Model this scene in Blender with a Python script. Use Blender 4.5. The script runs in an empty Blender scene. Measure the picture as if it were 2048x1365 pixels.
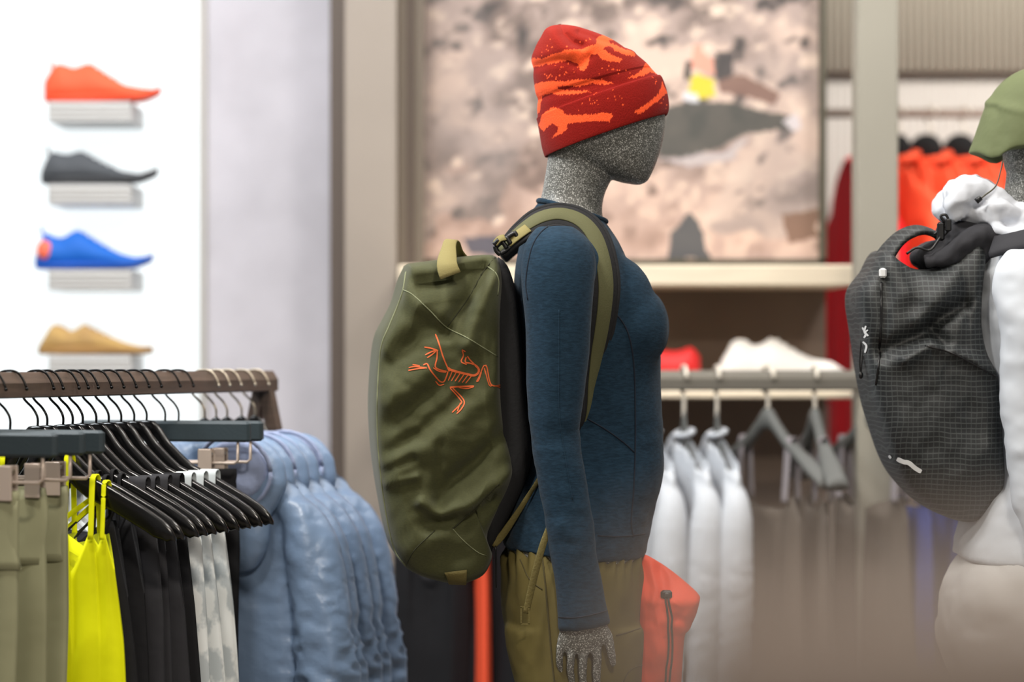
import bpy, math, random
import numpy as np
from mathutils import Vector
from mathutils.bvhtree import BVHTree

scene = bpy.context.scene
C = scene.collection
# ------------------------------------------------------------------ camera
F, CX, CY, H = 2048 * 85 / 36.0, 1024.0, 682.5, 1.31      # focal length in pixels of a 2048x1365 frame, camera height
YM = 3.90                                                 # distance of the blue-shirted mannequin
cam_data = bpy.data.cameras.new('camera')
cam_data.lens = 85; cam_data.sensor_width = 36; cam_data.sensor_fit = 'HORIZONTAL'
cam_data.clip_start = 0.05; cam_data.clip_end = 60
cam_data.dof.use_dof = True; cam_data.dof.focus_distance = 3.74; cam_data.dof.aperture_fstop = 2.2
cam = bpy.data.objects.new('camera', cam_data); C.objects.link(cam)
cam.location = (0, 0, H); cam.rotation_euler = (math.pi / 2, 0, 0)
scene.camera = cam
# ------------------------------------------------------------------ world, lamps, exposure
world = bpy.data.worlds.new('world'); scene.world = world; world.use_nodes = True
bg = world.node_tree.nodes['Background']
bg.inputs[0].default_value = (1.0, 0.965, 0.92, 1); bg.inputs[1].default_value = 0.21
scene.view_settings.view_transform = 'Standard'; scene.view_settings.look = 'None'
scene.view_settings.exposure = 0.0; scene.view_settings.gamma = 1.0
scene.view_settings.use_curve_mapping = False

def area(name, loc, target, size, power, col=(1, .95, .88), spread=180):
    l = bpy.data.lights.new(name, 'AREA'); l.shape = 'DISK'; l.size = size; l.energy = power; l.color = col
    l.spread = math.radians(spread)
    o = bpy.data.objects.new(name, l); C.objects.link(o); o.location = loc
    o.rotation_euler = (Vector(target) - Vector(loc)).to_track_quat('-Z', 'Y').to_euler()
    return o
# ceiling lamps of the shop; the last two are added fill lamps
area('ceiling_or_fill_lamp', (-0.75, 2.8, 3.1), (-0.15, 3.9, 1.4), .35, 30)
area('ceiling_or_fill_lamp', (0.75, 3.4, 3.1), (0.30, 3.9, 1.3), .35, 18)
area('ceiling_or_fill_lamp', (-0.9, 3.4, 3.1), (-0.5, 3.9, 1.0), .35, 24)
area('ceiling_or_fill_lamp', (0.3, 4.4, 3.1), (0.35, 5.9, 1.4), .4, 11.5, (1, .96, .92))
area('ceiling_or_fill_lamp', (1.0, 4.3, 3.1), (0.9, 5.3, 0.9), .4, 12.5, (1, .97, .94))
area('ceiling_or_fill_lamp', (1.5, 5.5, 3.0), (1.35, 6.9, 1.8), .4, 38, (1, .96, .93))
area('ceiling_or_fill_lamp', (-0.75, 4.6, 3.1), (-0.65, 5.9, 1.5), .4, 16, (.97, .97, 1))
area('ceiling_or_fill_lamp', (0.5, 0.35, 3.1), (0.6, 0.36, 1.0), .4, 120, (1, .90, .77))  # added lamp, only there to brighten the blurred foreground rack
area('ceiling_or_fill_lamp', (-1.75, 3.75, 2.9), (-0.1, 3.85, 1.3), .5, 28, (.88, .95, 1.0))  # added cool fill, stands in for lightbox glow on backpack and neck

# ------------------------------------------------------------------ materials
def lin(c):
    r = []
    for v in c:
        v = v / 255.0
        r.append(v / 12.92 if v <= .04045 else ((v + .055) / 1.055) ** 2.4)
    return (r[0], r[1], r[2], 1.0)

def mat(name, col, rough=.75, metal=0.0, bump=0.0, bscale=60.0, var=0.0, vscale=8.0, spec=.5, col2=None,
        sheen=0.0, attr=None, emit=None, stretch=None, sharp=.15, detail=3.0):
    m = bpy.data.materials.new(name); m.use_nodes = True
    nt = m.node_tree; b = nt.nodes['Principled BSDF']
    b.inputs['Roughness'].default_value = rough; b.inputs['Metallic'].default_value = metal
    b.inputs['Specular IOR Level'].default_value = spec
    b.inputs['Base Color'].default_value = lin(col)
    if sheen: b.inputs['Sheen Weight'].default_value = sheen
    tc = nt.nodes.new('ShaderNodeTexCoord'); mp = nt.nodes.new('ShaderNodeMapping')
    nt.links.new(tc.outputs['Object'], mp.inputs[0])
    if stretch: mp.inputs['Scale'].default_value = stretch
    src = None
    if attr:
        a = nt.nodes.new('ShaderNodeAttribute'); a.attribute_name = attr; src = a.outputs['Color']
        nt.links.new(src, b.inputs['Base Color'])
    if var or col2:
        n = nt.nodes.new('ShaderNodeTexNoise'); n.inputs['Scale'].default_value = vscale; n.inputs['Detail'].default_value = 4
        nt.links.new(mp.outputs[0], n.inputs['Vector'])
        rp = nt.nodes.new('ShaderNodeValToRGB'); nt.links.new(n.outputs[0], rp.inputs[0])
        rp.color_ramp.elements[0].position = .5 - sharp; rp.color_ramp.elements[1].position = .5 + sharp
        if col2:
            rp.color_ramp.elements[0].color = lin(col); rp.color_ramp.elements[1].color = lin(col2)
            nt.links.new(rp.outputs[0], b.inputs['Base Color'])
        else:
            mx = nt.nodes.new('ShaderNodeMix'); mx.data_type = 'RGBA'; mx.blend_type = 'MULTIPLY'; mx.inputs[0].default_value = 1
            rp.color_ramp.elements[0].color = (1 - var, 1 - var, 1 - var, 1); rp.color_ramp.elements[1].color = (1 + var, 1 + var, 1 + var, 1)
            if src: nt.links.new(src, mx.inputs[6])
            else: mx.inputs[6].default_value = lin(col)
            nt.links.new(rp.outputs[0], mx.inputs[7]); nt.links.new(mx.outputs[2], b.inputs['Base Color'])
    if bump:
        n2 = nt.nodes.new('ShaderNodeTexNoise'); n2.inputs['Scale'].default_value = bscale; n2.inputs['Detail'].default_value = detail
        nt.links.new(mp.outputs[0], n2.inputs['Vector'])
        bp = nt.nodes.new('ShaderNodeBump'); bp.inputs['Strength'].default_value = bump; bp.inputs['Distance'].default_value = .01
        nt.links.new(n2.outputs[0], bp.inputs['Height']); nt.links.new(bp.outputs[0], b.inputs['Normal'])
    if emit:
        b.inputs['Emission Color'].default_value = lin(emit[0]); b.inputs['Emission Strength'].default_value = emit[1]
    return m

def glitter(name, dark, light, scale):
    m = mat(name, dark, .45, spec=.5); nt = m.node_tree; b = nt.nodes['Principled BSDF']
    tc = nt.nodes.new('ShaderNodeTexCoord'); v = nt.nodes.new('ShaderNodeTexVoronoi'); v.inputs['Scale'].default_value = scale
    nt.links.new(tc.outputs['Object'], v.inputs['Vector'])
    s = nt.nodes.new('ShaderNodeSeparateColor'); nt.links.new(v.outputs['Color'], s.inputs[0])
    rp = nt.nodes.new('ShaderNodeValToRGB'); nt.links.new(s.outputs[0], rp.inputs[0])
    e = rp.color_ramp.elements
    e[0].position = .45; e[0].color = lin(dark); e[1].position = .98; e[1].color = lin(light)
    k = rp.color_ramp.elements.new(.82); k.color = lin(tuple((a + c) // 2 for a, c in zip(dark, (175, 175, 170))))
    nt.links.new(rp.outputs[0], b.inputs['Base Color'])
    return m

def grid_mat(name, dark, line, pitch):
    m = mat(name, dark, .6); nt = m.node_tree; b = nt.nodes['Principled BSDF']
    tc = nt.nodes.new('ShaderNodeTexCoord'); sp = nt.nodes.new('ShaderNodeSeparateXYZ')
    nz = nt.nodes.new('ShaderNodeTexNoise'); nz.inputs['Scale'].default_value = 14
    nt.links.new(tc.outputs['Object'], nz.inputs['Vector'])
    mixv = nt.nodes.new('ShaderNodeVectorMath'); mixv.operation = 'MULTIPLY_ADD'; mixv.inputs[1].default_value = (.012, .012, .012)
    nt.links.new(nz.outputs['Color'], mixv.inputs[0]); nt.links.new(tc.outputs['Object'], mixv.inputs[2])
    nt.links.new(mixv.outputs[0], sp.inputs[0])
    def lines(sock, w):
        a = nt.nodes.new('ShaderNodeMath'); a.operation = 'MULTIPLY'; a.inputs[1].default_value = 1 / pitch; nt.links.new(sock, a.inputs[0])
        f = nt.nodes.new('ShaderNodeMath'); f.operation = 'FRACT'; nt.links.new(a.outputs[0], f.inputs[0])
        g = nt.nodes.new('ShaderNodeMath'); g.operation = 'LESS_THAN'; g.inputs[1].default_value = w; nt.links.new(f.outputs[0], g.inputs[0])
        return g.outputs[0]
    hz = lines(sp.outputs[2], .24); vx = lines(sp.outputs[0], .2)
    mul = nt.nodes.new('ShaderNodeMath'); mul.operation = 'MULTIPLY'; mul.inputs[1].default_value = .6; nt.links.new(vx, mul.inputs[0])
    mxm = nt.nodes.new('ShaderNodeMath'); mxm.operation = 'MAXIMUM'; nt.links.new(hz, mxm.inputs[0]); nt.links.new(mul.outputs[0], mxm.inputs[1])
    mx = nt.nodes.new('ShaderNodeMix'); mx.data_type = 'RGBA'; nt.links.new(mxm.outputs[0], mx.inputs[0])
    mx.inputs[6].default_value = lin(dark); mx.inputs[7].default_value = lin(line)
    nt.links.new(mx.outputs[2], b.inputs['Base Color'])
    return m

M = {}
M['mannequin'] = glitter('grey_glitter', (78, 78, 74), (215, 215, 210), 900)
M['shirt'] = mat('navy_merino', (31, 51, 67), .95, bump=.12, bscale=420, var=.22, vscale=160, sheen=.05, spec=.12, stretch=(.6, .6, 2.2))
M['seam_navy'] = mat('navy_thread', (12, 24, 40), .9)
M['olive_trouser'] = mat('olive_trouser_cloth', (96, 86, 48), .85, bump=.25, bscale=16, spec=.2, var=.06, vscale=30)
M['olive_seam'] = mat('olive_thread', (70, 62, 32), .9)
M['bag'] = mat('olive_canvas', (68, 70, 41), .78, bump=.06, bscale=500, var=.10, vscale=220, spec=.3, stretch=(1, 1, 3), sheen=.10)
M['bag_seam'] = mat('olive_piping', (118, 122, 92), .75)
M['bag_dark_seam'] = mat('dark_olive_stitching', (46, 47, 27), .9)
M['webbing'] = mat('tan_webbing', (132, 122, 74), .8, bump=.2, bscale=300, stretch=(1, 1, 4))
M['webbing_dark'] = mat('mustard_webbing', (100, 90, 46), .8, bump=.2, bscale=300)
M['strap_olive'] = mat('strap_olive', (86, 86, 54), .8, bump=.1, bscale=400)
M['black_pad'] = mat('black_padding', (16, 16, 19), .85, bump=.1, bscale=200)
M['black_plastic'] = mat('black_plastic', (16, 16, 18), .4)
M['logo'] = mat('burnt_orange_print', (214, 96, 44), .7)
M['hat'] = mat('knit_jacquard', (150, 30, 20), .95, attr='knit', bump=.35, bscale=520, var=.10, vscale=420, spec=.1, sheen=.04, stretch=(2, 2, .7))
M['sack'] = mat('orange_ripstop', (246, 84, 52), .6, bump=.3, bscale=14, spec=.4)
M['white_cloth'] = mat('white_softshell', (196, 201, 208), .85, bump=.15, bscale=14, spec=.2)
M['white_trouser'] = mat('white_trouser_cloth', (205, 204, 202), .8, bump=.5, bscale=9, spec=.25)
M['cap'] = mat('olive_green_nylon', (98, 106, 72), .7, bump=.5, bscale=15, spec=.3)
M['ripstop'] = grid_mat('black_ripstop', (26, 29, 31), (64, 68, 68), .0083)
M['black_cloth'] = mat('black_cloth', (26, 26, 29), .8, bump=.3, bscale=18, spec=.25)
M['charcoal_cloth'] = mat('charcoal_cloth', (50, 50, 54), .8, bump=.3, bscale=18, spec=.25)
M['white_print'] = mat('white_reflective_print', (225, 228, 230), .5)
M['hood_white'] = mat('white_hood_cloth', (204, 208, 216), .8, bump=.35, bscale=18, spec=.2)
M['wood_beam'] = mat('dark_brown_beam', (92, 76, 66), .42, bump=.06, bscale=30, col2=(76, 64, 56), vscale=10, stretch=(1, 1, 12), spec=.5)
M['black_gloss'] = mat('glossy_black_lacquer', (10, 10, 11), .22, spec=.6)
M['black_wire'] = mat('black_steel_wire', (14, 14, 15), .3, metal=.6)
M['pale_wire'] = mat('nickel_and_highlit_wire', (176, 166, 150), .35, metal=.9)  # clip springs, and coat-hanger hooks with their highlights put into the paler colour
M['slate'] = mat('slate_matte', (44, 56, 62), .55, bump=.05, bscale=200)
M['clip'] = mat('champagne_metal', (206, 190, 178), .35, metal=.35)
M['sage'] = mat('sage_legging', (146, 146, 116), .75, bump=.35, bscale=9, spec=.3)
M['yellow'] = mat('neon_yellow', (232, 236, 0), .75, bump=.25, bscale=12, spec=.25)
M['pale_print'] = mat('pale_camo_print', (236, 240, 240), .8, col2=(192, 200, 204), vscale=24, sharp=.04, stretch=(1.2, 1.2, .8), spec=.2)
M['blue_jacket'] = mat('steel_blue_nylon', (114, 136, 166), .36, bump=.3, bscale=30, spec=.5, detail=4)
M['blue_lining'] = mat('pale_blue_lining', (146, 158, 190), .75, bump=.6, bscale=22)
M['blue_zip'] = mat('navy_zip', (40, 56, 84), .6)
M['orange_jacket'] = mat('orange_red_fleece', (255, 92, 54), .7, bump=.2, bscale=12)
M['crimson'] = mat('crimson_cloth', (232, 14, 30), .7, bump=.2, bscale=12)
M['black_lining'] = mat('black_lining', (10, 10, 10), .9)
M['taupe_garment'] = mat('taupe_cloth', (92, 84, 76), .85, bump=.3, bscale=14)
M['royal_blue'] = mat('royal_blue_cloth', (52, 68, 136), .8, bump=.3, bscale=14)
M['grey_hanger'] = mat('grey_matte_hanger', (92, 94, 92), .6)
M['tag_lilac'] = mat('lilac_grey_tape', (136, 130, 134), .7)
M['ivory_wire'] = mat('ivory_steel_hook', (226, 218, 204), .35, metal=.3)
M['rail'] = mat('grey_rail', (108, 104, 96), .35, metal=.2)
M['post'] = mat('warm_grey_post', (150, 146, 134), .55, var=.04, vscale=3)
M['column'] = mat('taupe_column', (146, 136, 126), .6, var=.05, vscale=2)
M['column_dark'] = mat('dark_taupe_trim_and_shade', (96, 84, 76), .6)
M['column_mid'] = mat('mid_taupe_trim', (112, 102, 90), .6)
M['plaster'] = mat('lavender_grey_plaster', (196, 194, 202), .9, var=.08, vscale=4.5, bump=.1, bscale=20)
M['shelf_wood'] = mat('pale_birch', (226, 212, 188), .6, var=.05, vscale=6, stretch=(1, 1, 10))
M['panel'] = mat('brown_taupe_panel', (126, 110, 98), .8, var=.06, vscale=3)
M['rib'] = mat('cream_rib', (206, 200, 192), .7)
M['rib_dark'] = mat('beige_rib', (172, 164, 148), .7)
M['frame'] = mat('dark_bronze_frame', (70, 66, 52), .5)
M['lightbox'] = mat('backlit_acrylic', (150, 154, 156), .5, emit=((246, 253, 255), .98))
M['edge_grey'] = mat('grey_lightbox_edge', (182, 180, 176), .7)
M['shoe_shelf'] = mat('pale_grey_ledge', (206, 206, 206), .6, var=.06, vscale=40, stretch=(.1, .1, 3))
M['floor'] = mat('grey_concrete_floor', (120, 112, 104), .6, var=.06, vscale=3)
M['ceiling'] = mat('white_ceiling', (200, 198, 194), .9)
M['poster'] = mat('poster_print', (150, 130, 120), .7, attr='print')
M['steel'] = mat('brushed_steel_base', (150, 150, 150), .4, metal=.8)

# ------------------------------------------------------------------ geometry helpers
def P(px, py, Y):
    return np.array([(px - CX) / F * Y, Y, H - (py - CY) / F * Y])

ORG = {}
def thing(name, label, cat, loc, rotz=0.0, group=None):
    o = bpy.data.objects.new(name, None); C.objects.link(o); o.empty_display_size = .05
    o.location = tuple(loc); o.rotation_euler = (0, 0, rotz)
    o['label'] = label; o['category'] = cat
    if group: o['group'] = group
    ORG[o.name] = np.array(loc, float) if rotz == 0 else np.zeros(3)
    return o

def tag(o, label, cat, group=None):
    o['label'] = label; o['category'] = cat
    if group: o['group'] = group
    return o

def mk(name, v, f, m, parent=None, smooth=True, colors=None, cname='col', struct=False, local=False):
    """one mesh object; v in world coordinates unless the parent is a rotated thing (local=True)"""
    v = np.asarray(v, float)
    me = bpy.data.meshes.new(name)
    if parent is None:
        lo, hi = v.min(0), v.max(0); org = np.array([(lo[0] + hi[0]) / 2, (lo[1] + hi[1]) / 2, lo[2]])
    else:
        org = np.zeros(3) if local else ORG[parent.name]
    me.from_pydata((v - org).tolist(), [], [list(map(int, q)) for q in f]); me.update()
    if smooth: me.polygons.foreach_set('use_smooth', [True] * len(me.polygons))
    if colors is not None:
        a = me.attributes.new(cname, 'FLOAT_COLOR', 'POINT'); a.data.foreach_set('color', np.asarray(colors, np.float32).ravel())
    me.materials.append(m)
    o = bpy.data.objects.new(name, me); C.objects.link(o)
    if parent is None: o.location = org
    else: o.parent = parent
    ORG[o.name] = org if parent is None else (np.zeros(3) if local else org)
    if struct: o['kind'] = 'structure'
    return o

def cat_(parts):
    V, Fc, n = [], [], 0
    for v, f in parts:
        v = np.asarray(v, float); V.append(v); Fc += [[i + n for i in q] for q in f]; n += len(v)
    return np.vstack(V), Fc

def box(c, s, bev=0.0):
    c = np.array(c, float); h = np.array(s, float) / 2
    if bev <= 0:
        v = [c + h * np.array([x, y, z]) for x in (-1, 1) for y in (-1, 1) for z in (-1, 1)]
        f = [(0, 1, 3, 2), (4, 6, 7, 5), (0, 4, 5, 1), (2, 3, 7, 6), (0, 2, 6, 4), (1, 5, 7, 3)]
        return np.array(v), f
    # chamfered: three nested rings in z
    b = min(bev, h.min() * .9)
    def ring(hx, hy, z):
        return [(hx, hy - b, z), (hx - b, hy, z), (-hx + b, hy, z), (-hx, hy - b, z), (-hx, -hy + b, z), (-hx + b, -hy, z), (hx - b, -hy, z), (hx, -hy + b, z)]
    R = [ring(h[0] - b, h[1] - b, -h[2]), ring(h[0], h[1], -h[2] + b), ring(h[0], h[1], h[2] - b), ring(h[0] - b, h[1] - b, h[2])]
    v = np.array([p for r in R for p in r]) + c
    return v, loft_faces(4, 8, True)

def loft_faces(n, m, cap):
    f = []
    for i in range(n - 1):
        for j in range(m):
            k = (j + 1) % m
            f.append((i * m + j, i * m + k, (i + 1) * m + k, (i + 1) * m + j))
    if cap:
        f.append(tuple(range(m - 1, -1, -1))); f.append(tuple((n - 1) * m + j for j in range(m)))
    return f

def loft(rings, cap=True):
    rings = np.asarray(rings, float); n, m, _ = rings.shape
    return rings.reshape(-1, 3), loft_faces(n, m, cap)

def smooth_path(pts, n):
    """Catmull-Rom through pts, n samples"""
    p = np.asarray(pts, float)
    if len(p) < 3:
        t = np.linspace(0, 1, n)[:, None]; return p[0] * (1 - t) + p[-1] * t
    q = np.vstack([2 * p[0] - p[1], p, 2 * p[-1] - p[-2]])
    d = np.linalg.norm(np.diff(p, axis=0), axis=1); d = np.maximum(d, 1e-9); s = np.concatenate([[0], np.cumsum(d)])
    out = []
    for u in np.linspace(0, s[-1], n):
        i = min(int(np.searchsorted(s, u, side='right')) - 1, len(p) - 2); t = (u - s[i]) / d[i]
        a, b, c, e = q[i], q[i + 1], q[i + 2], q[i + 3]
        out.append(.5 * ((2 * b) + (c - a) * t + (2 * a - 5 * b + 4 * c - e) * t * t + (3 * b - a - 3 * c + e) * t ** 3))
    return np.array(out)

def tube(path, r, sides=8, n=None):
    p = np.asarray(path, float)
    r0 = np.atleast_1d(np.asarray(r, float))
    if n:
        m0 = len(p); p = smooth_path(p, n)
        r = np.interp(np.linspace(0, 1, n), np.linspace(0, 1, len(r0)), r0)
    else: r = np.interp(np.linspace(0, 1, len(p)), np.linspace(0, 1, len(r0)), r0)
    t = np.gradient(p, axis=0); t /= np.maximum(np.linalg.norm(t, axis=1), 1e-9)[:, None]
    up = np.array([0, 0, 1.]) if abs(t[0][2]) < .9 else np.array([1., 0, 0])
    a = np.cross(t[0], up); a /= np.linalg.norm(a)
    rings = []
    for i in range(len(p)):
        a = a - t[i] * a.dot(t[i]); a /= max(np.linalg.norm(a), 1e-9); b = np.cross(t[i], a)
        ang = np.linspace(0, 2 * np.pi, sides, endpoint=False)
        rings.append(p[i] + r[i] * (np.cos(ang)[:, None] * a + np.sin(ang)[:, None] * b))
    return loft(rings)

def ribbon(path, normals, width, thick, n=None):
    """flat strap: rounded rectangular section, width across, thickness along the normal"""
    p = np.asarray(path, float); nn = np.asarray(normals, float)
    if nn.ndim == 1: nn = np.repeat(nn[None], len(p), 0)
    w = np.atleast_1d(np.asarray(width, float))
    if n:
        nn = smooth_path(nn, n) if len(nn) > 2 else np.array([nn[0] * (1 - t) + nn[-1] * t for t in np.linspace(0, 1, n)])
        p = smooth_path(p, n)
    w = np.interp(np.linspace(0, 1, len(p)), np.linspace(0, 1, len(w)), w)
    t = np.gradient(p, axis=0); t /= np.maximum(np.linalg.norm(t, axis=1), 1e-9)[:, None]
    rings = []
    for i in range(len(p)):
        k = nn[i] - t[i] * nn[i].dot(t[i]); k /= max(np.linalg.norm(k), 1e-9); s = np.cross(t[i], k)
        a, h = w[i] / 2, thick / 2; e = min(h * .7, a * .5)
        prof = [(a, -h + e), (a, h - e), (a - e, h), (-a + e, h), (-a, h - e), (-a, -h + e), (-a + e, -h), (a - e, -h)]
        rings.append([p[i] + x * s + y * k for x, y in prof])
    return loft(rings)

def ellipsoid(c, r, nu=24, nv=14):
    c = np.array(c, float); rings = []
    for i in range(nv):
        th = math.pi * (i + .5) / nv
        rings.append([c + np.array([r[0] * math.sin(th) * math.cos(a), r[1] * math.sin(th) * math.sin(a), r[2] * math.cos(th)])
                      for a in np.linspace(0, 2 * math.pi, nu, endpoint=False)])
    return loft(rings)

def fuse(parts, voxel, it=6, dec=None):
    v, f = cat_(parts)
    me = bpy.data.meshes.new('tmp'); me.from_pydata(v.tolist(), [], f); me.update()
    o = bpy.data.objects.new('tmp', me); C.objects.link(o)
    r = o.modifiers.new('r', 'REMESH'); r.mode = 'VOXEL'; r.voxel_size = voxel
    s = o.modifiers.new('s', 'SMOOTH'); s.factor = .5; s.iterations = it
    if dec:
        d = o.modifiers.new('d', 'DECIMATE'); d.ratio = dec
    ev = o.evaluated_get(bpy.context.evaluated_depsgraph_get()); m2 = ev.to_mesh()
    co = np.empty(len(m2.vertices) * 3); m2.vertices.foreach_get('co', co)
    fs = [tuple(p.vertices) for p in m2.polygons]
    nr = np.empty(len(m2.vertices) * 3); m2.vertices.foreach_get('normal', nr)
    ev.to_mesh_clear(); bpy.data.objects.remove(o); bpy.data.meshes.remove(me)
    return co.reshape(-1, 3), fs, nr.reshape(-1, 3)

# smooth value noise, vectorised
def _hash(i, j, k, seed):
    n = (i * 374761393 + j * 668265263 + k * 2147483647 + seed * 1274126177) & 0x7fffffff
    n = ((n ^ (n >> 13)) * 1274126177) & 0x7fffffff
    return ((n ^ (n >> 16)) & 0xffff) / 65535.0
def vnoise(p, scale, seed=0):
    q = np.asarray(p, float) * scale; i = np.floor(q).astype(np.int64); f = q - i; f = f * f * (3 - 2 * f)
    r = 0
    for a in (0, 1):
        for b in (0, 1):
            for c in (0, 1):
                w = (f[:, 0] if a else 1 - f[:, 0]) * (f[:, 1] if b else 1 - f[:, 1]) * (f[:, 2] if c else 1 - f[:, 2])
                r = r + w * _hash(i[:, 0] + a, i[:, 1] + b, i[:, 2] + c, seed)
    return r * 2 - 1
def fbm(p, scale, oct=3, seed=0):
    r, a = 0, 1.0
    for k in range(oct): r = r + a * vnoise(p, scale * 2 ** k, seed + k); a *= .5
    return r

def inpoly(x, y, poly):
    x, y = np.asarray(x), np.asarray(y); r = np.zeros(x.shape, bool); n = len(poly); j = n - 1
    for i in range(n):
        xi, yi = poly[i]; xj, yj = poly[j]
        c = ((yi > y) != (yj > y)) & (x < (xj - xi) * (y - yi) / (yj - yi + 1e-12) + xi); r ^= c; j = i
    return r

def topx(v):   # world -> pixel
    v = np.asarray(v); return CX + v[:, 0] / v[:, 1] * F, CY - (v[:, 2] - H) / v[:, 1] * F

CAMP = Vector((0, 0, H))
def hit(bvh, px, py, off=0.0):
    d = Vector(P(px, py, 1.0)) - CAMP; d.normalize()
    loc, nrm, _, _ = bvh.ray_cast(CAMP, d)
    if loc is None: return None, None
    if nrm.dot(d) > 0: nrm = -nrm
    return np.array(loc) + np.array(nrm) * off, np.array(nrm)
def on_surface(bvh, pts, step=5.0, off=.0006):
    pts = np.array(pts, float); L = np.linalg.norm(np.diff(pts, axis=0), axis=1).sum()
    q = smooth_path(pts, max(3, int(L / step)))
    out, ns = [], []
    for x, y in q:
        a, b = hit(bvh, x, y, off)
        if a is not None: out.append(a); ns.append(b)
    return np.array(out), np.array(ns)

def dup(root, loc=None, rotz=None, label=None):
    r = root.copy(); C.objects.link(r)
    if loc is not None: r.location = tuple(loc)
    if rotz is not None: r.rotation_euler = (0, 0, rotz)
    if label: r['label'] = label
    for ch in list(root.children):
        c = ch.copy(); C.objects.link(c); c.parent = r
        for g in list(ch.children):
            d = g.copy(); C.objects.link(d); d.parent = c
    return r

def wallbox(name, px0, px1, py0, py1, Y, depth, m, struct=True, parent=None, bev=0):
    """box whose front face spans the given pixels at distance Y; py None = floor"""
    a = P(px0, py0, Y); b = P(px1, py1 if py1 is not None else 0, Y); z1 = 0.0 if py1 is None else b[2]
    c = ((a[0] + b[0]) / 2, Y + depth / 2, (a[2] + z1) / 2); s = (abs(b[0] - a[0]), depth, abs(a[2] - z1))
    v, f = box(c, s, bev)
    return mk(name, v, f, m, parent, smooth=False, struct=struct and parent is None)

# ================================================================== STRUCTURE
ZC = 3.2
def zy(py, Y): return H - (py - CY) / F * Y
def wall(name, px0, px1, z0, z1, Y, depth, m, parent=None):
    x0, x1 = (px0 - CX) / F * Y, (px1 - CX) / F * Y
    v, f = box(((x0 + x1) / 2, Y + depth / 2, (z0 + z1) / 2), (x1 - x0, depth, z1 - z0))
    return mk(name, v, f, m, parent, smooth=False, struct=parent is None)

v, f = box((0.3, 3.0, -.05), (7, 10, .1)); mk('floor', v, f, M['floor'], smooth=False, struct=True)
v, f = box((0.3, 3.9, ZC + .05), (7, 7.0, .1)); mk('ceiling', v, f, M['ceiling'], smooth=False, struct=True)
YW = 6.0
# left: plaster wall carrying the lit shoe wall
wall('wall_left', 404, 664, 0, ZC, YW, .2, M['plaster'])
x0 = (-1300 - CX) / F * YW; x1 = (398 - CX) / F * YW
v, f = box(((x0 + x1) / 2, YW + .06, ZC / 2), (x1 - x0, .06, ZC)); mk('wall_lightbox', v, f, M['lightbox'], smooth=False, struct=True)
wall('trim_1', 398, 412, 0, ZC, YW - .02, .12, M['edge_grey'])
# taupe portal between the plaster wall and the poster bay
wall('recess_shade_strip', 660, 692, 0, ZC, YW - .12, .3, M['column_dark'])  # shadow of the recess, put in as a dark brown strip
wall('wall_column', 690, 792, 0, ZC, 5.70, .4, M['column'])
wall('trim_3', 792, 812, 0, ZC, 5.76, .3, M['column_mid'])
wall('trim_4', 812, 826, 0, ZC, 5.80, .3, M['column_dark'])
wall('trim_5', 826, 846, 0, ZC, 5.83, .3, M['column_mid'])
# panel carrying the poster
YP = 5.95
wall('wall_back', 800, 1652, 0, ZC, YP, .12, M['panel'])
# right bay: ribbed wall, deeper
YR = 7.1
rw = wall('wall_right', 1560, 2900, 0, ZC, YR, .1, M['rib'])
pitch = 14.5 / F * YR
xr = (1600 - CX) / F * YR
zb = zy(142, YR - .05)
rme = None
for k in range(94):
    xx = xr + k * pitch
    if rme is None:
        a = np.linspace(0, math.pi, 7)
        ring = lambda z: [(-.5 * pitch * .8 * math.cos(t), -.5 * pitch * .7 * math.sin(t), z) for t in a]
        v, f = loft([ring(0), ring(zb)]); rme = (np.array(v), f)
    o = mk('rib', rme[0] + np.array([xx, YR + .002, 0.0]), rme[1], M['rib'], rw) if k == 0 else None
    if k == 0: r0 = o
    else:
        o = r0.copy(); C.objects.link(o); o.location = (k * pitch, 0, 0); o.parent = rw
rh = wall('wall_header', 1560, 2900, zb, ZC, YR - .05, .05, M['rib_dark'])
for k in range(94):
    if k == 0:
        ring = lambda z: [(-.5 * pitch * .8 * math.cos(t), -.5 * pitch * .7 * math.sin(t), z) for t in a]
        v, f = loft([ring(zb), ring(ZC)]); r0 = mk('rib', np.array(v) + np.array([xr, YR - .048, 0.0]), f, M['rib_dark'], rh)
    else:
        o = r0.copy(); C.objects.link(o); o.location = (k * pitch, 0, 0); o.parent = rh

# ------------------------------------------------------------------ poster
YQ = YP - .03
gx, gy = np.linspace(848, 1640, 330), np.linspace(-560, 521, 300)
GX, GY = np.meshgrid(gx, gy); X, Yp = GX.ravel(), GY.ravel()
pp = np.stack([X / 100, Yp / 100 * 1.3 + .25 * X / 100, np.zeros_like(X)], 1)
n1, n2, n3 = fbm(pp, 1.0, 5, 3), fbm(pp, 2.3, 4, 11), fbm(pp, .45, 3, 23)
def cl(c): return np.array(lin(c))
colr = np.outer(np.ones(len(X)), cl((162, 144, 136)))
def blend(mask, c):
    global colr
    mask = np.clip(mask, 0, 1)[:, None]; colr = colr * (1 - mask) + mask * cl(c)
blend((n1 - .1) * 1.6, (204, 180, 166)); blend((-n1 - .15) * 1.8, (112, 98, 92)); blend((n2 - .35) * 1.7, (216, 194, 178))
blend((-n2 - .4) * 2.0, (74, 68, 66)); blend((n3 + .0) * .7, (146, 134, 130)); blend((Yp - 250) / 500 * (n3 < .3), (194, 160, 144))
def shape(poly, c, soft=0):
    blend(inpoly(X + n2 * 8, Yp + n1 * 8, poly).astype(float) * .95, c)
shape([(1335, 215), (1440, 208), (1520, 222), (1592, 240), (1580, 266), (1500, 270), (1450, 288), (1385, 315), (1310, 310), (1320, 262)], (70, 70, 66))
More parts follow.
